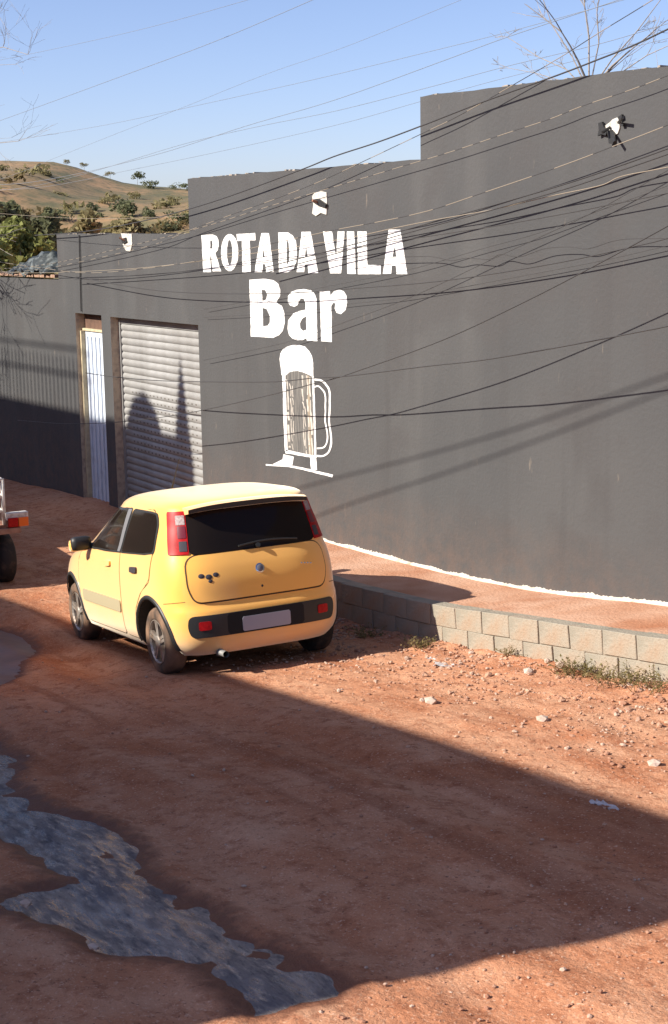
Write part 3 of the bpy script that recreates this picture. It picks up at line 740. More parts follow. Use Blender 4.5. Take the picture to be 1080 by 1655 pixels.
# ------------------------------------------------------------------ raised pavement with its block kerb
PX0, PX1 = -17.2, -3.0
mb = MB(); nX, nY = 180, 10
for i in range(nX+1):
    x = PX0+(PX1-PX0)*i/nX
    for j in range(nY+1):
        v = j/nY; y = KY+.145+(WY-.0-KY-.145)*v; z = ktop(x)+(wbase(x)-ktop(x))*v + .012*noise.noise(Vector((x*1.7,y*2,0))) - .012
        mb.v.append((x, y, z))
for i in range(nX):
    for j in range(nY): a = i*(nY+1)+j; mb.f.append([a, a+nY+1, a+nY+2, a+1]); mb.m.append(0)
pv = mb.build('pavement', M_pave, smooth=True, fix=False); tag(pv, kind='structure')
mb = MB()                                             # mortar core behind the joints, dirt skin over the block tops
nseg = 90
for i in range(nseg+1):
    x = PX0+.02+(PX1-PX0-.04)*i/nseg; zt = ktop(x)-.008
    for (yy, zz) in ((KY+.014, -3.0), (KY+.014, zt), (KY+.15, zt)): mb.v.append((x, yy, zz))
for i in range(nseg):
    for k in range(2): a = i*3+k; mb.f.append([a,a+3,a+4,a+1]); mb.m.append(0)
mb.build('mortar_bed', M_mortar, pv, fix=False)
mb = MB(); mb.box((PX0+.005, KY+.02, -3), (PX0+.02, WY-.04, ktop(PX0)-.02)); mb.build('end_wall', M_mortar, pv)
variants = []
for k in range(4):
    bm = bmesh.new(); bmesh.ops.create_cube(bm, size=1)
    for v in bm.verts: v.co = Vector((v.co.x*.388, v.co.y*.14, v.co.z*.191)) + Vector((random.uniform(-.006,.006), random.uniform(-.004,.004), random.uniform(-.004,.004)))
    bmesh.ops.bevel(bm, geom=list(bm.edges), offset=.004, segments=1, affect='EDGES')
    me = bpy.data.meshes.new('concrete_block'); bm.to_mesh(me); bm.free(); me.materials.append(M_conc); variants.append(me)
for c in range(4):
    x = PX0+.2+(.2 if c % 2 else 0)
    while x < PX1-.2:
        sl_ = (ktop(x+.2)-ktop(x-.2))/.4
        z = ktop(x)-.100-.2*c
        if z > prof(x)-.35:
            o = bpy.data.objects.new('concrete_block', random.choice(variants)); COL.objects.link(o); o.parent = pv
            o.location = (x, KY+.07+random.uniform(-.005,.006), z+random.uniform(-.003,.003)-(.002 if c == 0 else 0)); o.rotation_euler = (random.uniform(-.012,.012), -math.atan(sl_)+random.uniform(-.008,.008), random.uniform(-.012,.012))
        x += .400

# ------------------------------------------------------------------ stones, gravel, weeds, litter
def stone_mesh(seed, n=0):
    bm = bmesh.new(); bmesh.ops.create_icosphere(bm, subdivisions=1, radius=1); rnd = random.Random(seed)
    sc = Vector((rnd.uniform(.7,1.2), rnd.uniform(.6,1), rnd.uniform(.45,.75)))
    for v in bm.verts: v.co = Vector([v.co[i]*sc[i] for i in range(3)])*rnd.uniform(.75,1.2)
    bm.verts.index_update(); out = ([v.co.copy() for v in bm.verts], [[v.index for v in f.verts] for f in bm.faces]); bm.free(); return out
SM = [stone_mesh(i) for i in range(10)]
mb = MB(); rnd = random.Random(21)
def put(mb, x, y, s, sink=.25):
    vs_, fs_ = rnd.choice(SM); a = rnd.uniform(0,6.28); ca, sa = math.cos(a), math.sin(a); z = gz(x,y)+s*(.55-sink)
    mb.add([(x+s*(v.x*ca-v.y*sa), y+s*(v.x*sa+v.y*ca), z+s*v.z) for v in vs_], fs_)
cnt = 0
while cnt < 6500:
    x = rnd.uniform(-15, -4.2); y = KY - abs(rnd.gauss(0, .85))
    if y < 4.9 or noise.noise(Vector((x*.9,y*.9,7))) < rnd.uniform(-.5,.25): continue
    s = .005 + .017*rnd.random()**3 + (.020*rnd.random() if rnd.random() < .06*math.exp(-((y-6.9)/.45)**2)*2 else 0)
    put(mb, x, y, s); cnt += 1
for _ in range(1700):
    x = rnd.uniform(-26,-4); y = rnd.uniform(1.6,7.6)
    if wetness(x,y) > .6: continue
    put(mb, x, y, .005+.012*rnd.random()**3)
for _ in range(420):
    x = rnd.uniform(-5.2,-3.9); y = rnd.uniform(2.2,5.2)
    if wetness(x,y) > .3: continue
    put(mb, x, y, .005+.012*rnd.random()**3)
o = mb.build('gravel', M_gravel, fix=False); tag(o, 'loose reddish gravel and rubble along the foot of the kerb and over the dirt', 'gravel', kind='stuff')
# bigger stones, each a thing
for k, (px, py, s, mt, lb) in enumerate([
  (697,1137,.055,M_stone,'pale jagged stone lying in the gravel in front of the shaded end of the kerb'),
  (683,1134,.032,M_stone,'small stone touching the left side of the pale jagged stone'),
  (876,1166,.050,M_stone,'lone pale stone in the gravel right of the middle, nearest the shadow edge'),
  (905,1084,.055,M_stone,'reddish white lump against the kerb just left of the weeds'),
  (884,1078,.045,M_stone,'rubble lump against the kerb, second left of the weeds'),
  (855,1090,.045,M_stone,'pinkish rubble lump in front of the kerb, third left of the weeds'),
  (1058,1236,.045,M_stone,'pale flat stone in the sunlit dirt near the right frame edge'),
  (548,1118,.030,M_stone,'small stone in sunlit gravel right behind the car'),
  (762,1060,.035,M_stone,'small stone right of the white litter below the kerb'),
  (43,1466,.045,M_stone,'whitish stone standing in the left arm of the sewage stream'),
  (152,1533,.028,M_stone,'small pink stone on the near bank of the sewage stream'),
  (1055,1108,.055,M_stone,'pale lump at the kerb foot near the right frame edge behind the weeds'),
  (130,912,.04,M_stone,'stone on the shaded dirt left of the car mirror')]):
    P = gz_hit(px, py); vs_, fs_ = SM[k % 10]; mb = MB(); mb.add([v*s for v in vs_], fs_)
    o = mb.build('stone', mt); o.location = (P.x, P.y, gz(P.x,P.y)+s*.35); o.rotation_euler = (0,0,k*1.3); tag(o, lb, 'stone', 'larger stones on the dirt')
for px, py, sx, sy, lb in [(726,1076,.13,.05,'scrap of white plastic lying in the rubble below the kerb'), (978,1299,.10,.03,'bluish white plastic scrap on the shadow edge at the right'), (700,1066,.05,.04,'tiny white scrap left of the white plastic in the rubble')]:
    P = gz_hit(px, py); mb = MB(); n_ = 8
    for i in range(n_+1):
        for j in range(5): mb.v.append(((i/n_-.5)*2*sx, (j/4-.5)*2*sy, .004+.03*noise.noise(Vector((i*.6,j*.8,px)))))
    for i in range(n_):
        for j in range(4): a = i*5+j; mb.f.append([a,a+5,a+6,a+1]); mb.m.append(0)
    o = mb.build('plastic_scrap', M_litter, fix=False); o.location = (P.x, P.y, gz(P.x,P.y)); o.rotation_euler = (0,0,random.uniform(-.4,.8)); tag(o, lb, 'litter')
def weed(px, py, r_, n, h, lb, seed):
    P = gz_hit(px, py); t = thing('weed', lb, 'weed', (P.x, P.y, gz(P.x,P.y)), 'weeds along the kerb'); rnd = random.Random(seed); mb = MB(); sm_ = MB()
    for _ in range(n):
        bx, by = rnd.gauss(0,r_*.45), rnd.gauss(0,r_*.28); hh = h*rnd.uniform(.4,1.1); dx, dy = rnd.gauss(0,.09), rnd.gauss(0,.09)
        top = Vector((bx+dx, by+dy, hh)); sm_.tube([(bx,by,-.02),(bx+dx*.4,by+dy*.4,hh*.6),top], [.0025,.002,.001], 3, cap=False)
        for k in range(5):
            q = Vector((bx,by,0)).lerp(top, .3+.7*k/4); a = Vector((rnd.gauss(0,1),rnd.gauss(0,1),rnd.uniform(.0,.8))).normalized(); c = a.cross(Vector((0,0,1))).normalized(); s = rnd.uniform(.014,.032)
            mb.add([q, q+a*s*.6+c*s*.35, q+a*s*1.3, q+a*s*.6-c*s*.35], [(0,1,2,3)])
    mb.build('leaves', M_weed, t, fix=False); sm_.build('stems', M_weed, t, fix=False)
weed(918,1092,.16,34,.13,'small green weed clump against the kerb right of the reddish white lump',1)
weed(960,1094,.22,42,.12,'green weed clump in the middle of the weed patch at the kerb',2)
weed(1012,1108,.26,52,.12,'widest green weed clump at the kerb, near the right frame edge',3)
weed(1050,1122,.20,30,.13,'brownish thin weed clump at the kerb nearest the right frame edge',4)
weed(676,1049,.14,34,.09,'low grass tuft at the shadowed end of the visible kerb',5)
weed(822,1066,.07,12,.11,'single sprig of weed growing in front of the kerb middle',6)
weed(590,1030,.25,40,.09,'dark low weeds in the shade between car and kerb',7)

# ------------------------------------------------------------------ the yellow hatchback
O3 = Vector((-11.176, 5.813, -1.131)); FX = Vector((-.993,.061,-.100)); UP = Vector((-.100,-.010,.995))
FX.normalize(); UP = (UP - FX*UP.dot(FX)).normalized(); LF = UP.cross(FX)
car = thing('parked_car', 'yellow five door hatchback parked beside the raised pavement, seen from behind', 'car')
cm = Matrix((FX, LF, UP)).transposed().to_4x4(); cm.translation = O3; car.matrix_world = cm
# car coordinates: x forward from the tail, y to the car's left, z up
W_ = pchip([(.17,.755),(.24,.805),(.34,.832),(.50,.842),(.62,.842),(.80,.838),(.92,.826),(1.0,.810),(1.05,.796),(1.20,.762),(1.36,.718),(1.43,.688),(1.47,.632),(1.495,.535),(1.508,.36),(1.514,.05)])
XR = pchip([(.17,.10),(.24,.035),(.34,.005),(.50,.0),(.56,.008),(.60,.030),(.66,.036),(.78,.045),(.90,.070),(.98,.098),(1.04,.122),(1.20,.172),(1.36,.232),(1.43,.262),(1.47,.315),(1.495,.42),(1.508,.62),(1.514,1.0)])
XF = pchip([(.17,3.55),(.24,3.64),(.34,3.72),(.50,3.745),(.62,3.72),(.80,3.58),(.92,3.22),(.99,2.92),(1.05,2.78),(1.20,2.42),(1.36,2.05),(1.43,1.90),(1.47,1.78),(1.495,1.62),(1.508,1.42),(1.514,1.1)])
AR, NR, AF, NF = .85, 4.6, 1.25, 3.2
def ax_(z):
    a, c = XR(z), XF(z); L_ = c-a; return a, c, min(AR, L_*.42), min(AF, L_*.45)
def side_y(x, z):
    a, c, ar, af = ax_(z); w_ = W_(z)
    if x < a+ar: t = min(1, (a+ar-x)/ar); return w_*max(0, 1-t**NR)**(1/NR)
    if x > c-af: t = min(1, (x-c+af)/af); return w_*max(0, 1-t**NF)**(1/NF)
    return w_
def rear_x(y, z):
    a, c, ar, af = ax_(z); w_ = W_(z); t = min(.9999, abs(y)/w_)
    return a + ar*(1-(1-t**NR)**(1/NR))
def corner(th, z):
    """th 0 at the middle of the tail, pi/2 where the flank begins"""
    a, c, ar, af = ax_(z); w_ = W_(z)
    return Vector((a+ar*(1-math.cos(th)**(2/NR)), w_*math.sin(th)**(2/NR), z))
mb = MB()
zl = [.17,.20,.24,.29,.34,.40,.45,.50,.54,.57,.60,.63,.66,.72,.78,.84,.90,.95,1.0,1.04,1.10,1.16,1.22,1.28,1.33,1.38,1.42,1.44,1.455,1.47,1.482,1.492,1.50,1.506,1.511,1.514]
ring = None; rows = []
for z in zl:
    a, c, ar, af = ax_(z); w_ = W_(z); half = []
    nr_, ns_, nf_ = 16, 18, 14
    for i in range(nr_+1):
        th = math.pi/2*i/nr_; half.append((a+ar*(1-math.cos(th)**(2/NR)) if i < nr_ else a+ar, w_*math.sin(th)**(2/NR) if i < nr_ else w_))
    for i in range(1, ns_): half.append((a+ar+(c-af-a-ar)*i/ns_, w_))
    for i in range(nf_+1):
        th = math.pi/2*(1-i/nf_); half.append((c-af+af*(math.cos(th)**(2/NF) if i else 0), w_*(math.sin(th)**(2/NF) if i < nf_ else 0)))
    loop = half + [(x, -y) for x, y in half[-2:0:-1]]
    rows.append([(x, y, z + (.012*math.sin(math.pi*(x-.3)/2) if z > 1.4 else 0)) for x, y in loop])
n = len(rows[0])
for rw in rows: mb.v += rw
for j in range(len(rows)-1):
    for i in range(n): mb.f.append([j*n+i, j*n+(i+1) % n, (j+1)*n+(i+1) % n, (j+1)*n+i]); mb.m.append(0)
mb.f.append(list(range(n))[::-1]); mb.m.append(1); mb.f.append([(len(rows)-1)*n+i for i in range(n)]); mb.m.append(0)
WR, XW0, XW1, ZW, WYC = .300, .60, 2.97, .262, .70
AR_R = .362
body = mb.build('body', [M_car, M_black], car, smooth=True)
# wheel arches cut out of the shell
cb = MB()
for xw in (XW0, XW1):
    for sgn in (1, -1):
        Mx = Matrix.Translation((xw, sgn*.84, ZW+.02)); cb.lathe([(0,-.30),(AR_R,-.30),(AR_R,.30),(0,.30)], 40, Mx)
cut = cb.build('cutter', M_black); cut.parent = car
bpy.context.view_layer.update()
md = body.modifiers.new('arch', 'BOOLEAN'); md.operation = 'DIFFERENCE'; md.object = cut; md.solver = 'EXACT'
dg = bpy.context.evaluated_depsgraph_get(); nm = bpy.data.meshes.new_from_object(body.evaluated_get(dg)); body.modifiers.clear()
body.data = nm; bpy.data.objects.remove(cut)
nm.materials.clear(); nm.materials.append(M_car); nm.materials.append(M_black)
for p_ in nm.polygons:
    c = p_.center; dark = 0
    for xw in (XW0, XW1):
        rr_ = math.hypot(c.x-xw, c.z-ZW-.02)
        if rr_ < AR_R+.004 and abs(c.y) > .5 and abs(p_.normal.y) < .6: dark = 1
        if rr_ < AR_R and abs(abs(c.y)-.54) < .01: dark = 1
    if c.z < .18: dark = 1
    p_.material_index = dark; p_.use_smooth = (dark == 0)

def rnd_poly(pts, r_=.05, k=4):
    out = []; n_ = len(pts)
    for i in range(n_):
        p0, p1, p2 = Vector(pts[i-1]), Vector(pts[i]), Vector(pts[(i+1) % n_]); a = (p0-p1); c = (p2-p1); rr_ = min(r_, a.length*.45, c.length*.45)
        A = p1+a.normalized()*rr_; C = p1+c.normalized()*rr_
        for j in range(k+1): t = j/k; q = A*(1-t)**2+p1*2*t*(1-t)+C*t*t; out.append((q.x, q.y))
    return out
def span(poly, v):
    xs_ = []; n_ = len(poly)
    for i in range(n_):
        (x0, y0), (x1, y1) = poly[i], poly[(i+1) % n_]
        if (y0 <= v < y1) or (y1 <= v < y0): xs_.append(x0+(x1-x0)*(v-y0)/(y1-y0))
    return (min(xs_), max(xs_)) if len(xs_) >= 2 else None
def patch(name, poly, fun, mt, parent, off=.003, sink=.012, nr_=18, nc=14, smooth=True):
    """panel that follows the body: poly in surface coordinates, fun(a, b, offset) gives the point"""
    v0, v1 = min(p[1] for p in poly), max(p[1] for p in poly); mb = MB(); e = (v1-v0)*1e-3; rws = []
    for i in range(nr_+1):
        t = i/nr_; t = .5-.5*math.cos(math.pi*t); v = v0+e+(v1-v0-2*e)*t; s = span(poly, v)
        if s is None: continue
        rws.append([(s[0]+(s[1]-s[0])*j/nc, v) for j in range(nc+1)])
    idx = []
    for rw in rws: idx.append([len(mb.v)+j for j in range(nc+1)]); mb.v += [tuple(fun(a, c, off)) for a, c in rw]
    for i in range(len(rws)-1):
        for j in range(nc): mb.f.append([idx[i][j], idx[i][j+1], idx[i+1][j+1], idx[i+1][j]]); mb.m.append(0)
    per = rws[0] + [rw[-1] for rw in rws[1:]] + rws[-1][-2::-1] + [rw[0] for rw in rws[-2:0:-1]]
    b0 = len(mb.v); n_ = len(per)
    mb.v += [tuple(fun(a, c, off)) for a, c in per] + [tuple(fun(a, c, -sink)) for a, c in per]
    for i in range(n_): mb.f.append([b0+i, b0+(i+1) % n_, b0+n_+(i+1) % n_, b0+n_+i]); mb.m.append(0)
    o = mb.build(name, mt, parent, smooth=False, fix=True)
    if smooth:
        nb = (len(rws)-1)*nc
        for i, p_ in enumerate(o.data.polygons): p_.use_smooth = i < nb
    return o
def fside(sgn):
    def f(x, z, off):
        y = side_y(x, z); s = (W_(z+.02)-W_(z-.02))/.04; nz_ = Vector((0,1,-s)).normalized()
        return Vector((x, sgn*(y+off*nz_.y), z+off*nz_.z))
    return f
def frear(y, z, off):
    x = rear_x(y, z); e = .01
    dy = (rear_x(y+e,z)-rear_x(y-e,z))/(2*e); dz = (rear_x(y,z+e)-rear_x(y,z-e))/(2*e)
    nn = Vector((-1, dy, dz)).normalized(); return Vector((x,y,z))+nn*off
def fcorner(sgn):
    def f(th, z, off):
        e = .01; P = corner(th, z); T = corner(min(1.55,th+e), z)-corner(max(.01,th-e), z); V = corner(th, z+e)-corner(th, z-e)
        nn = V.cross(T); nn.normalize()
        if nn.y < 0 and th > .8: nn = -nn
        if nn.x > 0 and th <= .8: nn = -nn
        P = P+nn*off; return Vector((P.x, sgn*P.y, P.z))
    return f
M_seam = mat('panel_gap', (.05,.032,.012), .8)
def ring_strip(name, poly, fun, wd, mt, parent, off=.0025):
    n_ = len(poly); cx = sum(p[0] for p in poly)/n_; cy = sum(p[1] for p in poly)/n_; mb = MB()
    P = [Vector(p) for p in poly]
    for i in range(n_):
        t = (P[(i+1) % n_]-P[i-1]); t.normalize(); nn = Vector((t.y,-t.x))
        mb.v += [tuple(fun(*(P[i]-nn*wd/2), off)), tuple(fun(*(P[i]+nn*wd/2), off))]
    for i in range(n_): j = (i+1) % n_; mb.f.append([2*i,2*j,2*j+1,2*i+1]); mb.m.append(0)
    return mb.build(name, mt, parent, fix=False)
def densify(poly, d=.04):
    out = []
    for i in range(len(poly)):
        a, c = Vector(poly[i]), Vector(poly[(i+1) % len(poly)]); k = max(1, int((c-a).length/d))
        for j in range(k): q = a.lerp(c, j/k); out.append((q.x,q.y))
    return out
# tailgate: lower panel, rear glass, wiper, badges
tgp = rnd_poly([(-.605,.628),(.605,.628),(.655,.76),(.640,1.03),(-.640,1.03),(-.655,.76)], .12, 6)
ring_strip('tailgate_gap', densify(tgp), frear, .013, M_seam, body, .0012)
tg = patch('tailgate', rnd_poly([(-.598,.636),(.598,.636),(.646,.76),(.632,1.026),(-.632,1.026),(-.646,.76)], .12, 6), frear, M_car, car, .010, .01, 22, 22)
glp = rnd_poly([(-.592,1.034),(.592,1.034),(.545,1.402),(-.545,1.402)], .05, 4)
gl = patch('rear_window', glp, frear, M_glass, tg, .008, .01, 16, 20)
mb = MB(); pts = [frear(.16-.56*t, 1.062+.022*math.sin(math.pi*t), .022) for t in [i/8 for i in range(9)]]; mb.tube([tuple(q) for q in pts], .009, 6); mb.tube([tuple(frear(-.02,1.045,.0)), tuple(frear(-.02,1.052,.035))], .022, 8)
mb.build('rear_wiper', M_black, tg)
def badge(name, y, z, r_, mt, sc=(1,1), off=.012):
    mb = MB(); n_ = 20; c = frear(y,z,off)
    ringv = [frear(y+r_*sc[0]*math.cos(2*math.pi*i/n_), z+r_*sc[1]*math.sin(2*math.pi*i/n_), off-.004) for i in range(n_)]
    inn = [frear(y+r_*.75*sc[0]*math.cos(2*math.pi*i/n_), z+r_*.75*sc[1]*math.sin(2*math.pi*i/n_), off+.001) for i in range(n_)]
    mb.v = [tuple(q) for q in ringv+inn]+[tuple(frear(y,z,off+.002))]
    for i in range(n_): j = (i+1)%n_; mb.f += [[i,j,n_+j,n_+i],[n_+i,n_+j,2*n_]]; mb.m += [0,0]
    return mb.build(name, mt, tg, smooth=True)
badge('emblem', 0, .862, .046, M_chrome)
em = badge('emblem_core', 0, .862, .030, mat('emblem_grey', (.12,.12,.15), .3), off=.020)
for k, (dy, dz, r_) in enumerate(((.062,.012,.027),(.0,.0,.030),(-.062,.012,.027),(-.008,-.036,.020))): badge('name_badge', .47+dy, .842+dz, r_, M_smoke, (1.1,.85), .011)
for k in range(4): badge('trim_badge', -.40-.03*k, .855-.004*k, .012, M_chrome, (1,.6), .011)
badge('lock', 0, .71, .014, M_black, off=.010)
# roof spoiler with its dark rear strip
mb = MB()
for i in range(21):
    y = -.56+1.12*i/20; k = (abs(y)/.56)**3; xt = .20+.02*k
    q = [(xt+.22, 1.468-.040*k), (xt+.02, 1.462-.030*k), (xt-.035, 1.448-.030*k), (xt-.030, 1.405-.02*k), (xt+.06, 1.392-.02*k)]
    mb.v += [(x, y, z) for x, z in q]
for i in range(20):
    for k in range(4): a = i*5+k; mb.f.append([a,a+5,a+6,a+1]); mb.m.append(1 if k == 2 else 0)
mb.f.append([0,1,2,3,4]); mb.m.append(0); mb.f.append([104,103,102,101,100]); mb.m.append(0)
mb.build('spoiler', [M_car, M_black], tg, smooth=False)
# tail lamps round the corners
def th_of_y(y, z): return math.asin(min(1,(y/W_(z)))**(NR/2))
for sgn, lb in ((1, None), (-1, None)):
    def lrow(z, y_in, x_out):
        a, c, ar, af = ax_(z); return th_of_y(y_in, z), math.acos(max(0,min(1,(1-(x_out-a)/ar)))**(NR/2))
    def lpoly(z0, z1, i0, i1, o0, o1, r_=.0):
        L1, R1 = [], []
        for k in range(9):
            t = k/8; z = z0+(z1-z0)*t; a, c = lrow(z, i0+(i1-i0)*t, o0+(o1-o0)*t-.02*math.sin(math.pi*t)*0); L1.append((a,z)); R1.append((c,z))
        return L1+R1[::-1]
    f = fcorner(sgn)
    lam = patch('tail_lamp', rnd_poly(lpoly(1.040,1.400,.590,.548,.30,.43),.05,3), f, M_red, car, .012, .012, 16, 12)
    def sub(z0, z1, u0, u1):
        L1, R1 = [], []
        for k in range(7):
            z = z0+(z1-z0)*k/6; t = (z-1.035)/.36; a, c = lrow(z, .590-.042*t, .30+.13*t)
            L1.append((a+(c-a)*u0, z)); R1.append((a+(c-a)*u1, z))
        return L1+R1[::-1]
    patch('clear_lens', rnd_poly(sub(1.285,1.365,.06,.50),.015,3), f, M_clear, lam, .016, .004, 6, 8)
    patch('smoked_lens', rnd_poly(sub(1.175,1.275,.06,.44),.015,3), f, M_drl, lam, .016, .004, 6, 8)
    patch('reversing_lens', rnd_poly(sub(1.065,1.150,.06,.40),.015,3), f, M_smoke, lam, .016, .004, 6, 8)
# bumper inset with plate and reflectors
bi = patch('bumper_inset', rnd_poly([(-.660,.335),(.660,.335),(.690,.43),(.675,.525),(-.675,.525),(-.690,.43)],.07,5), frear, M_black, car, .006, .01, 12, 30)
patch('plate_recess', rnd_poly([(-.36,.340),(.36,.340),(.36,.520),(-.36,.520)],.02,3), frear, M_dark, bi, .0075, .002, 4, 12)
patch('number_plate', rnd_poly([(-.225,.350),(.225,.350),(.225,.475),(-.225,.475)],.012,3), frear, M_plate, bi, .014, .006, 5, 8)
for sgn in (1,-1):
    ys = sorted((sgn*.50, sgn*.605)); patch('reflector', rnd_poly([(ys[0],.40),(ys[1],.40),(ys[1],.475),(ys[0],.475)],.015,3), frear, M_red, bi, .012, .005, 5, 5)
# bumper joint line and lower lip
for sgn in (1,-1):
    f = fside(sgn); pts = [(.10+.04*i, .62+.012*i if i < 3 else .655-.012*(i-3)*1.0) for i in range(7)]
    ln = MB(); ln.tube([tuple(f(x, .655-.10*(x-.06), .0)) for x in (.12,.16,.20,.24,.28,.31)], .003, 5); ln.build('bumper_joint', M_seam, body)
# doors with windows and handles
for sgn in (1, -1):
    f = fside(sgn)
    fd = [(1.36,.24),(2.52,.235),(2.62,.40),(2.66,.62),(2.62,.94),(2.36,.975),(1.70,1.402),(1.22,1.414),(1.36,1.0)]
    rd = [(1.00,.24),(1.345,.24),(1.345,1.0),(1.20,1.414),(.62,1.412),(.53,1.30),(.53,1.04),(.56,.80),(.78,.70),(.97,.52)]
    for nm_, pl in (('front_door', fd), ('rear_door', rd)):
        pl = rnd_poly(pl, .05, 3); ring_strip(nm_+'_gap', densify(pl), f, .009, M_seam, body, .0010)
        d = patch(nm_, [((x-1.4)*.994+1.4, (z-.8)*.994+.8) for x, z in pl], f, M_car, car, .003, .006, 24, 10)
        if nm_ == 'front_door':
            patch('window_rubber', rnd_poly([(2.39,.962),(1.665,1.392),(1.175,1.402),(1.345,.985)],.03,3), f, M_black, d, .005, .006)
            patch('window', rnd_poly([(2.30,.985),(1.66,1.376),(1.30,1.386),(1.435,1.003)],.03,3), f, M_glass, d, .008, .006)
            patch('pillar_trim', rnd_poly([(1.425,1.003),(1.29,1.388),(1.19,1.392),(1.355,1.003)],.01,2), f, mat('grey_pillar_film',(.17,.17,.18),.35), d, .010, .006)
            hx = 1.60
        else:
            patch('window_rubber', rnd_poly([(1.365,.990),(1.165,1.400),(.560,1.395),(.500,1.30),(.500,1.030)],.06,4), f, M_black, d, .005, .006)
            patch('window', rnd_poly([(1.325,1.006),(1.135,1.386),(.585,1.380),(.530,1.29),(.530,1.046)],.06,4), f, M_glass, d, .008, .006)
            hx = .86
        hb_ = patch('handle', rnd_poly([(hx,.850),(hx+.17,.845),(hx+.17,.895),(hx,.905)],.025,4), f, M_car if nm_=='front_door' else M_smoke, d, .022, .022, 8, 6)
    patch('side_moulding', rnd_poly([(1.37,.445),(2.52,.445),(2.52,.555),(1.37,.555)],.03,3), f, M_mould, car, .014, .012, 6, 14)
    # black trim round each arch
    for xw in (XW0, XW1):
        mb = MB(); n_ = 40
        for i in range(n_+1):
            th = R(-8)+(R(196))*i/n_
            for r_, of in ((AR_R-.002,.004),(AR_R+.004,.014),(AR_R+.030,.012),(AR_R+.036,.001)):
                z = max(.17, ZW+.02+r_*math.sin(th)); mb.v.append(tuple(f(xw+r_*math.cos(th), z, of)))
        for i in range(n_):
            for k in range(3): a = i*4+k; mb.f.append([a,a+4,a+5,a+1]); mb.m.append(0)
        mb.build('arch_trim', M_black, car, smooth=True)
    # mirror
    mb = MB(); Mx = Matrix.Translation((2.30, sgn*.895, 1.02)); mb.bbox((-.055,-.10,-.065),(.055,.10,.070),.045,0,Mx); mr_ = mb.build('wing_mirror', M_black, car, smooth=True)
    mb = MB(); Mx = Matrix.Translation((2.335, sgn*.90, 1.015)); mb.bbox((-.05,-.105,-.070),(.055,.105,.05),.045,0,Mx); mb.build('mirror_cap', M_car, mr_, smooth=True)
    mb = MB(); mb.tube([(2.28, sgn*.76, .985),(2.29, sgn*.84, 1.0)], .03, 7); mb.build('mirror_arm', M_black, mr_)
    # wheels
    for xw in (XW0, XW1):
        yo = sgn*.805
        Mx = Matrix.Translation((xw, yo, ZW)) @ Matrix.Scale(sgn, 4, (0,1,0))
        mb = MB(); mb.lathe([(.192,-.19),(.26,-.19),(.285,-.175),(WR,-.15),(WR,-.035),(.286,-.012),(.262,.0),(.215,-.004),(.196,-.012),(.192,-.06)], 40, Mx)
        wh = mb.build('wheel', M_dusttyre if sgn == 1 else M_tyre, car, smooth=True)
        mb = MB(); mb.lathe([(.197,-.008),(.190,-.006),(.178,-.022),(.172,-.11),(.03,-.11)], 32, Mx, cap=False)
        for k in range(5):
            for dd in (-.11, .11):
                th = 2*math.pi*k/5+.3; c0 = Vector((.045*math.cos(th+dd*2.5), -.020, .045*math.sin(th+dd*2.5))); c1 = Vector((.186*math.cos(th+dd), -.014, .186*math.sin(th+dd)))
                t = (c1-c0).normalized(); nn = Vector((-t.z,0,t.x))*.013; dz = Vector((0,-.028,0))
                q = [c0-nn,c0+nn,c1+nn,c1-nn]; mb.add([Mx @ p_ for p_ in q+[p_+dz for p_ in q]], [(0,1,2,3),(4,7,6,5),(0,4,5,1),(1,5,6,2),(2,6,7,3),(3,7,4,0)])
        mb.lathe([(.055,-.05),(.055,-.016),(.046,-.010),(.0005,-.008)], 16, Mx)
        mb.build('rim', M_rim, wh)
        mb = MB(); mb.lathe([(.12,-.125),(.12,-.115),(.0005,-.115)], 20, Mx); mb.build('brake_disc', M_rust, wh)
# windscreen and the front, which the photo hides
def ffront(y, z, off):
    a, c, ar, af = ax_(z); t = min(.999, abs(y)/W_(z)); x = c-af+af*(1-t**NF)**(1/NF); return Vector((x+off*.6, y, z+off*.8))
patch('windscreen', rnd_poly([(-.60,1.06),(.60,1.06),(.50,1.40),(-.50,1.40)],.05,3), ffront, M_glass, car, .006, .01)
for sgn in (1,-1):
    ys = sorted((sgn*.40,sgn*.66)); patch('headlight', rnd_poly([(ys[0],.62),(ys[1],.62),(ys[1],.76),(ys[0],.76)],.04,3), ffront, M_clear, car, .008, .01, 8, 8)
# exhaust, underbody, aerial
mb = MB(); mb.tube([(1.1,.34,.20),(.35,.40,.19),(.06,.42,.185)], [.03,.032,.034], 10, cap=False); mb.lathe([(.034,-.02),(.028,-.02),(.028,.1)], 12, Matrix.Translation((.045,.42,.185)) @ Matrix.Rotation(R(90),4,'Z'))
mb.build('exhaust', M_steel, car, smooth=True)
mb = MB(); mb.bbox((.35,-.05,.12),(.62,.55,.185),.03); mb.build('silencer', M_rust, car)
mb = MB(); mb.bbox((.66,-.56,.13),(3.2,.56,.19),.02); mb.build('underbody', M_black, car)
mb = MB(); mb.tube([(.60,-.70,.26),(.60,.70,.26)], .04, 8); mb.build('rear_axle', M_black, car)
mb = MB(); mb.tube([(1.92,.06,1.475),(1.84,.06,1.56),(1.66,.05,1.78)], [.012,.005,.003], 6); mb.build('aerial', M_black, car)

# ------------------------------------------------------------------ flatbed trailer at the left frame edge
TX, TY = -17.2, 5.55
tr = thing('flatbed_truck', 'small flatbed truck with white tube rack and red orange tail lamp at left edge', 'truck', (TX, TY, prof(TX-1)))
tr.rotation_euler = (0, R(1.0), R(-2))
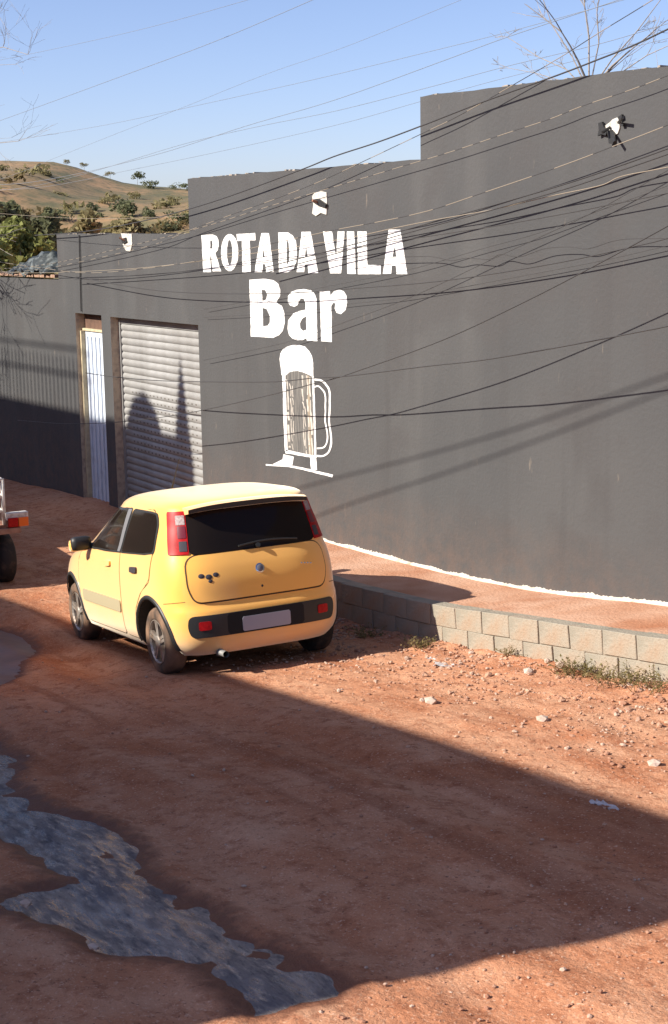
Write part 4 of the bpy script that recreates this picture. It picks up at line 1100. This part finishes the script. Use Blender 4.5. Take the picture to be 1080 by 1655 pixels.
# x runs back-to-front towards -X; y negative is the street side
def tb(name, mt, par, *boxes):
    mb = MB()
    for lo_, hi_, r_ in boxes: mb.bbox(lo_, hi_, r_)
    return mb.build(name, mt, par)
bed = tb('bed', M_rust, tr, ((-2.6,-1.72,.68),(-.02,-.06,.76),.01))
tb('bumper_bar', mat('dusty_pink_steel',(.36,.23,.17),.8,(.24,.13,.09),9), tr, ((-.10,-1.75,.655),(.02,.08,.725),.012))
rk = MB()
for y in (-.10,-.48,-.86,-1.24,-1.66): rk.tube([(-.06,y,.76),(-.06,y,1.30)], .024, 8)
for z in (.92,1.10,1.30): rk.tube([(-.06,-1.68,z),(-.06,-.08,z)], .020, 8)
for y in (-1.66,-.10):
    for z in (.92,1.10,1.30): rk.tube([(-.06,y,z),(-2.5,y,z)], .020, 8)
    for x in (-.7,-1.3,-1.9,-2.5): rk.tube([(x,y,.76),(x,y,1.30)], .022, 8)
rk.build('rack', M_rackw, tr, smooth=True)
for y0 in (-.09, -1.95):
    lp = tb('tail_lamp', M_rackw, tr, ((-.10,y0,.815),(-.0,y0+.27,.90),.01))
    tb('red_lens', M_red, lp, ((.0005,y0+.015,.735),(.03,y0+.135,.845),.008)); tb('orange_lens', M_orange, lp, ((.0005,y0+.14,.735),(.03,y0+.262,.845),.008))
    tb('lamp_box', M_rust, lp, ((-.06,y0+.005,.730),(.0,y0+.265,.814),.008))
for (x, y) in ((-.34,-.06),(-.34,-1.62),(-2.9,-.06),(-2.9,-1.62)):
    Mx = Matrix.Translation((x,y,.30)); mb = MB(); mb.lathe([(.15,-.09),(.25,-.10),(.30,-.07),(.31,0),(.30,.07),(.25,.10),(.15,.09)], 28, Mx); wh = mb.build('wheel', M_tyre, tr, smooth=True)
    mb = MB(); mb.lathe([(.16,-.07),(.13,-.03),(.03,-.04),(.0005,-.04)], 20, Mx); mb.lathe([(.16,.07),(.13,.03),(.03,.04),(.0005,.04)], 20, Mx); mb.build('rim', M_steel, wh)
tb('chassis', M_black, tr, ((-3.3,-1.3,.42),(-.2,-1.15,.66),.01), ((-3.3,-.57,.42),(-.2,-.42,.66),.01), ((-.52,-1.5,.26),(-.40,-.22,.34),.01))
cb_ = tb('cab', M_rackw, tr, ((-4.0,-1.65,.55),(-2.68,-.10,1.85),.10)); tb('rear_window', M_glass, cb_, ((-2.683,-1.40,1.25),(-2.672,-.35,1.70),.004))

# ------------------------------------------------------------------ overhead cables
def cable(label, pts, d, r_, mt=None, dash=None, ext=(9, 5), name='overhead_cable', group='overhead cables along the street'):
    r_ *= .46
    W3 = [on_y(a, c, WY-d) for a, c in pts]
    if W3[0].x > W3[-1].x: W3 = W3[::-1]
    def extend(p, q, L_, k):                          # flattening catenary beyond the frame
        t = (p-q).normalized(); return [p + t*(L_*s) + Vector((0,0,k*(L_*s)**2*.008)) for s in (.25,.5,.75,1)]
    if ext[0]: W3 = extend(W3[0], W3[1], ext[0], 1)[::-1] + W3
    if ext[1]: W3 = W3 + extend(W3[-1], W3[-2], ext[1], 1)
    P = [Vector(p) for p in catmull([tuple(v) for v in W3], 8)]
    if dash:                                           # twisted cable: pale segments paint the sun glints along the twist
        Q = [P[0]]; 
        for p in P[1:]:
            k = max(1, int((p-Q[-1]).length/.05)); q0 = Q[-1]
            for i in range(1, k+1): Q.append(q0.lerp(p, i/k))
        mb = MB(); mb.tube([tuple(q) for q in Q], r_, 5, mfun=lambda i: 0 if (i % dash[0]) < dash[1] else 1); o = mb.build(name, [M_cablelt, mt or M_cable], smooth=True)
    else:
        mb = MB(); mb.tube([tuple(p) for p in P], r_, 6); o = mb.build(name, mt or M_cable, smooth=True)
    tag(o, label, 'cable', group); return o
cable('topmost thin cable crossing the upper left sky', [(0,97),(130,70),(250,42),(400,0)], -2.5, .007, M_cablegr)
cable('thick cable crossing the sky diagonally, second from the top at the left edge', [(0,195),(200,122),(350,66),(505,0)], -3, .0095, M_cablegr)
cable('steep thin cable in the sky that starts just above the hill crest', [(60,268),(95,253),(300,172),(430,120),(560,75),(745,0)], -4, .006, M_cablegr)
cable('cable reaching the left edge halfway between the thick one and the hill', [(0,230),(165,203),(330,168),(430,146),(540,121),(700,82),(820,52),(1000,2)], -3.2, .007, M_cablegr)
cable('upper of the two close cables rising from the right end of the hill', [(100,286),(165,272),(270,245),(400,203),(540,162),(720,97),(820,60),(1000,0)], -2.2, .008, M_cablegr)
cable('lower of the two close cables rising from the right end of the hill', [(110,288),(175,270),(300,232),(420,204),(540,180),(690,142),(820,107),(965,72),(1080,38)], -2.2, .007, M_cablegr)
cable('faint lowest cable in the sky, just above the middle parapet step', [(130,292),(195,278),(350,246),(540,203),(680,164),(820,125),(1080,62)], -1.4, .0055, M_cablegr)
cable('cable with pale dashes running from above the bare tree down across the letters', [(145,420),(250,395),(307,372),(380,345),(444,322),(518,293),(600,255),(680,217),(740,188),(830,137),(910,90),(970,52),(1055,0)], 0.1, .008, M_cable, (9,4))
cable('thick dark cable passing in front of the bare tree over the tall parapet', [(480,277),(540,253),(610,230),(680,204),(780,165),(900,122),(965,97),(1020,75),(1080,47)], 0.1, 0.015)
cable('pale dashed cable that crosses the tall parapet above the floodlight', [(150,412),(310,372),(430,335),(540,302),(640,272),(730,245),(820,215),(890,192),(940,172),(1020,145),(1080,122)], 0.1, .0075, M_cable, (5,3))
cable('long pale dashed cable passing right under the white floodlight', [(60,432),(150,441),(300,425),(420,398),(540,372),(620,357),(695,340),(780,312),(860,285),(930,260),(990,237),(1080,202)], 0.16, .0085, M_cable, (12,8))
cable('sunlit tan cable on the wall under the long dashed one', [(100,440),(240,432),(420,408),(560,385),(640,368),(705,355),(790,340),(890,317),(970,300),(1005,285),(1080,270)], 0.14, .0085, M_cablelt)
cable('thick black double cable above the tan one on the right wall, upper strand', [(430,432),(560,398),(650,373),(800,331),(915,297),(990,272),(1080,240)], 0.12, 0.013, ext=(0,5))
cable('thick black double cable above the tan one on the right wall, lower strand', [(430,441),(560,405),(650,379),(800,338),(915,305),(990,280),(1080,249)], 0.16, 0.012, ext=(0,5))
cable('dark cable touching the top of the last letter A', [(120,452),(330,436),(480,417),(560,404),(640,390),(790,367),(915,345),(990,330),(1080,312)], 0.12, .009, ext=(0,5))
cable('thin cable crossing behind others from under the word Bar up to the right edge', [(330,582),(460,554),(540,527),(665,480),(800,417),(880,380),(965,340),(1080,275)], 0.08, .006, ext=(0,5))
cable('thin cable starting right of the letter r and rising past the wavy one', [(330,500),(450,478),(540,461),(665,435),(780,402),(870,377),(970,340),(1080,300)], 0.06, .005, ext=(0,5))
cable('wavy slack cable on the wall right of the letter A', [(560,425),(610,418),(660,415),(700,415),(730,421),(755,417),(790,419),(810,411),(840,415),(880,402),(920,399),(950,402),(990,390),(1020,386),(1080,385)], 0.1, .007, ext=(0,5))
cable('long dark cable sagging across the wall through the word Bar', [(123,447),(233,467),(330,474),(460,474),(560,467),(715,454),(890,427),(1040,395),(1080,385)], 0.16, 0.011, ext=(0,5))
cable('thin faint cable just below the long sagging one on the right', [(330,513),(480,504),(560,492),(660,480),(840,447),(970,422),(1080,397)], 0.05, .0045, ext=(0,5))
cable('dark cable rising steeply to the right from beside the mug handle', [(430,640),(500,622),(540,612),(577,600),(715,550),(850,487),(970,425),(1080,365)], 0.62, 0.0105)
cable('dark cable crossing the wall in front of the beer mug, nearly level', [(330,617),(440,617),(507,611),(560,608),(690,592),(780,582),(910,560),(1040,535),(1080,527)], 0.65, 0.0125, ext=(4,5))
cable('thin pale cable in front of the hill at the left, nearly level', [(0,345),(100,352),(200,353),(300,349)], .6, .006, M_cablelt, ext=(6,0))

# two thick bundles that hang outside the frame on the street side; their shade crosses the lower wall
for lb, pts in (('thick cable bundle over the street, outside the photo, lower one', [(440,862),(565,815),(715,766),(865,713),(1080,630)]), ('thick cable bundle over the street, outside the photo, upper one', [(420,806),(540,774),(715,728),(865,683),(1080,607)])):
    W3 = [on_y(a, c, WY) + SUN_DIR*(6.0/-SUN_DIR.y) for a, c in pts]
    W3 = [W3[0]+(W3[0]-W3[1]).normalized()*6] + W3 + [W3[-1]+(W3[-1]-W3[-2]).normalized()*3]
    mb = MB(); mb.tube(catmull([tuple(q) for q in W3], 6), .0085, 8); tag(mb.build('cable_bundle', M_cable, smooth=True), lb, 'cable', 'overhead cables along the street')

# ------------------------------------------------------------------ leafless trees
def bare_tree(name, label, base, limbs, r0, seed, group='leafless trees', twig=1.0, depth=3, rmin=.002):
    rbase = rmin
    rnd = random.Random(seed); t = thing(name, label, 'tree', base, group); mb = MB(); B0 = Vector(base); tw = MB()
    def grow(p, d, L_, r_, dep, rmin):
        pts = [p]; q = p
        for i in range(4):
            d = (d + Vector((rnd.gauss(0,.10), rnd.gauss(0,.10), rnd.gauss(.02,.07)))).normalized(); q = q + d*L_/4; pts.append(q)
        (mb if dep > 1 else tw).tube([tuple(x) for x in pts], [max(rmin, r_*(1-.16*i)) for i in range(5)], 5 if dep > 1 else 3, cap=False)
        if dep > 0:
            for k in range(rnd.choice((2,3,3))):
                i = rnd.choice((1,2,3,4)); a = (d + Vector((rnd.gauss(0,.45),rnd.gauss(0,.45),rnd.gauss(.1,.3)))).normalized()
                grow(pts[i], a, L_*rnd.uniform(.45,.75), r_*.5, dep-1, rmin)
    for limb in limbs:
        pts, r_ = limb[0], limb[1]; rmin = limb[2] if len(limb) > 2 else rbase
        P = [Vector(x)-B0 for x in pts]; mb.tube([tuple(x) for x in P], [r_*(1-.6*i/(len(P)-1)) for i in range(len(P))], 6, cap=False)
        for i in range(1, len(P)):
            d = (P[i]-P[i-1]).normalized()
            for k in range(2): grow(P[i], (d+Vector((rnd.gauss(0,.35),rnd.gauss(0,.35),rnd.gauss(.1,.2)))).normalized(), (P[i]-P[i-1]).length*rnd.uniform(.4,.8)*twig, r_*.33, depth-1, rmin)
    mb.build('trunk', M_bark, t, smooth=True, fix=False); tag(tw.build('twigs', M_bark, t, fix=False), kind='stuff'); return t
YB = 12.5
def yb(px, py): return on_y(px, py, YB)
b0 = yb(955, 330); base = Vector((b0.x, YB, prof(b0.x)))
fork = yb(952, 150)
bare_tree('leafless_tree', 'leafless tree with a fan of thin upright branches behind the tall parapet', base,
  [([base, base.lerp(fork,.6)+Vector((.1,0,0)), fork], .06), ([fork, yb(915,112), yb(870,92), yb(820,60)], .009), ([fork, yb(925,92), yb(892,40), yb(868,-30)], .010), ([fork, yb(952,60), yb(945,10), yb(938,-60)], .012),
   ([fork, yb(968,70), yb(965,20), yb(975,-50)], .010), ([fork, yb(990,95), yb(1030,50), yb(1075,-10)], .010), ([fork, yb(1000,120), yb(1045,90), yb(1110,60)], .009), ([fork, yb(905,130), yb(865,118), yb(822,110)], .008)], .1, 5, twig=.6, depth=3)
YT = 7.3
lb_ = on_y(-150, 400, YT); base = Vector((lb_.x, YT, prof(lb_.x)))
def yt(px, py): return on_y(px, py, YT)
rq = random.Random(8)
bare_tree('leafless_tree', 'leafless tree just off the left edge whose twigs reach into the sky', base,
  [([base, base.lerp(yt(-150,330),.6), yt(-145,330), yt(-175,315), yt(-200,330)], .10), ([yt(-145,330), yt(-120,230), yt(-80,130), yt(-40,60), yt(-12,0)], .02), ([yt(-120,230), yt(-80,215), yt(-40,225), yt(-10,232), yt(30,228)], .010), ([yt(-80,130), yt(-40,85), yt(5,76), yt(45,88)], .009), ([yt(-60,100), yt(-20,106), yt(22,104)], .006), ([yt(-60,90), yt(-30,30), yt(-5,20), yt(10,45)], .006),
   ] + [([yt(-200,330), yt(-200,300+k*3), yt(-195+k*5,320+k*4), yt(-188+k*6,385+rq.uniform(-10,20)), yt(-186+k*6+rq.uniform(-5,5),460+rq.uniform(-30,60))], .020, .0045) for k in range(14)], .12, 11, twig=.8, depth=3, rmin=.0014)

# ------------------------------------------------------------------ houses on the camera's side of the street (outside the frame; they cast the long shade)
HY = -3.5
h1 = thing('street_house', 'long plain ochre house across the street from the bar, outside the photo', 'house', (-14, HY, -1))
mb = MB(); xe0, xe1 = -21.2, -6.18
def hb(x): return 5.15 + (x+9.2)*.10
v = []
for y in (HY, HY-9):
    xq = xe1 + (y-HY)*.22
    v += [(xe0+14, y-HY, -2), (xq+14, y-HY, -2), (xq+14, y-HY, hb(xe1)+1), (xe0+14, y-HY, hb(xe0)+1)]
mb.add(v, [(0,1,2,3),(7,6,5,4),(0,4,5,1),(1,5,6,2),(2,6,7,3),(3,7,4,0)]); mb.build('wall', M_house, h1)
for x in (-19,-15.5,-12,-9):
    mb = MB(); mb.bbox((x+14-.6, .002, 1.2), (x+14+.6, .06, 2.5), .01); wn = mb.build('window', M_rackw, h1); mb = MB(); mb.box((x+14-.52,.061,1.28),(x+14+.52,.07,2.42)); mb.build('pane', M_glass, wn)
h2 = thing('street_house', 'taller ochre house with flat roof and railing, left of the long house, outside the photo', 'house', (-30, HY, -1))
mb = MB(); x0, x1 = -45, -21.21
v = []
for y in (HY, HY-9):
    xq = x1 + (y-HY)*.22
    v += [(x0+30, y-HY, -3), (xq+30, y-HY, -3), (xq+30, y-HY, 8.86), (x0+30, y-HY, 8.50)]
mb.add(v, [(0,1,2,3),(7,6,5,4),(0,4,5,1),(1,5,6,2),(2,6,7,3),(3,7,4,0)]); mb.build('wall', M_house, h2)
for x in (-40,-36,-32,-28,-24.5):
    for z in (1.5, 5.0):
        mb = MB(); mb.bbox((x+30-.6,.002,z),(x+30+.6,.06,z+1.3), .01); wn = mb.build('window', M_rackw, h2); mb = MB(); mb.box((x+30-.52,.061,z+.08),(x+30+.52,.07,z+1.22)); mb.build('pane', M_glass, wn)
mb = MB()
xr = -44.8
while xr < -24.8:
    mb.tube([(xr+30,-.1,8.4),(xr+30,-.1,9.70)], .024, 5); xr += .19
for z0_ in (9.28, 9.70): mb.tube([(-14.8,-.1,z0_-.02),(5.2,-.1,z0_+.16)], .024, 6)
mb.build('railing', M_black, h2)
tk = thing('water_tank', 'domed water tank on the flat roof of the taller house, outside the photo', 'tank', (-22.95, HY-.8, 7.78))
mb = MB(); mb.lathe([(.72,-.6),(.72,.12),(.66,.40),(.50,.66),(.27,.80),(.001,.84)], 28, Matrix.Translation((0,0,.1)) @ Matrix.Rotation(R(90),4,'X')); mb.build('shell', M_plaster, tk, smooth=True)
mb = MB(); mb.lathe([(.2,.0),(.2,.06),(.001,.08)], 16, Matrix.Translation((0,0,.94)) @ Matrix.Rotation(R(90),4,'X')); mb.build('lid', M_black, tk)
sp = thing('pointed_roof_pillar', 'slim pointed pillar at the roof corner of the taller house, outside the photo', 'pillar', (-21.52, HY-.35, 7.75))
mb = MB(); mb.lathe([(.34,-.5),(.32,.0),(.20,.55),(.09,1.1),(.01,1.38)], 12, Matrix.Rotation(R(90),4,'X')); mb.build('shaft', M_plaster, sp, smooth=True)
mb = MB(); mb.lathe([(.001,1.32),(.03,1.36),(.03,1.41),(.001,1.45)], 10, Matrix.Rotation(R(90),4,'X')); mb.build('finial', M_steel, sp)
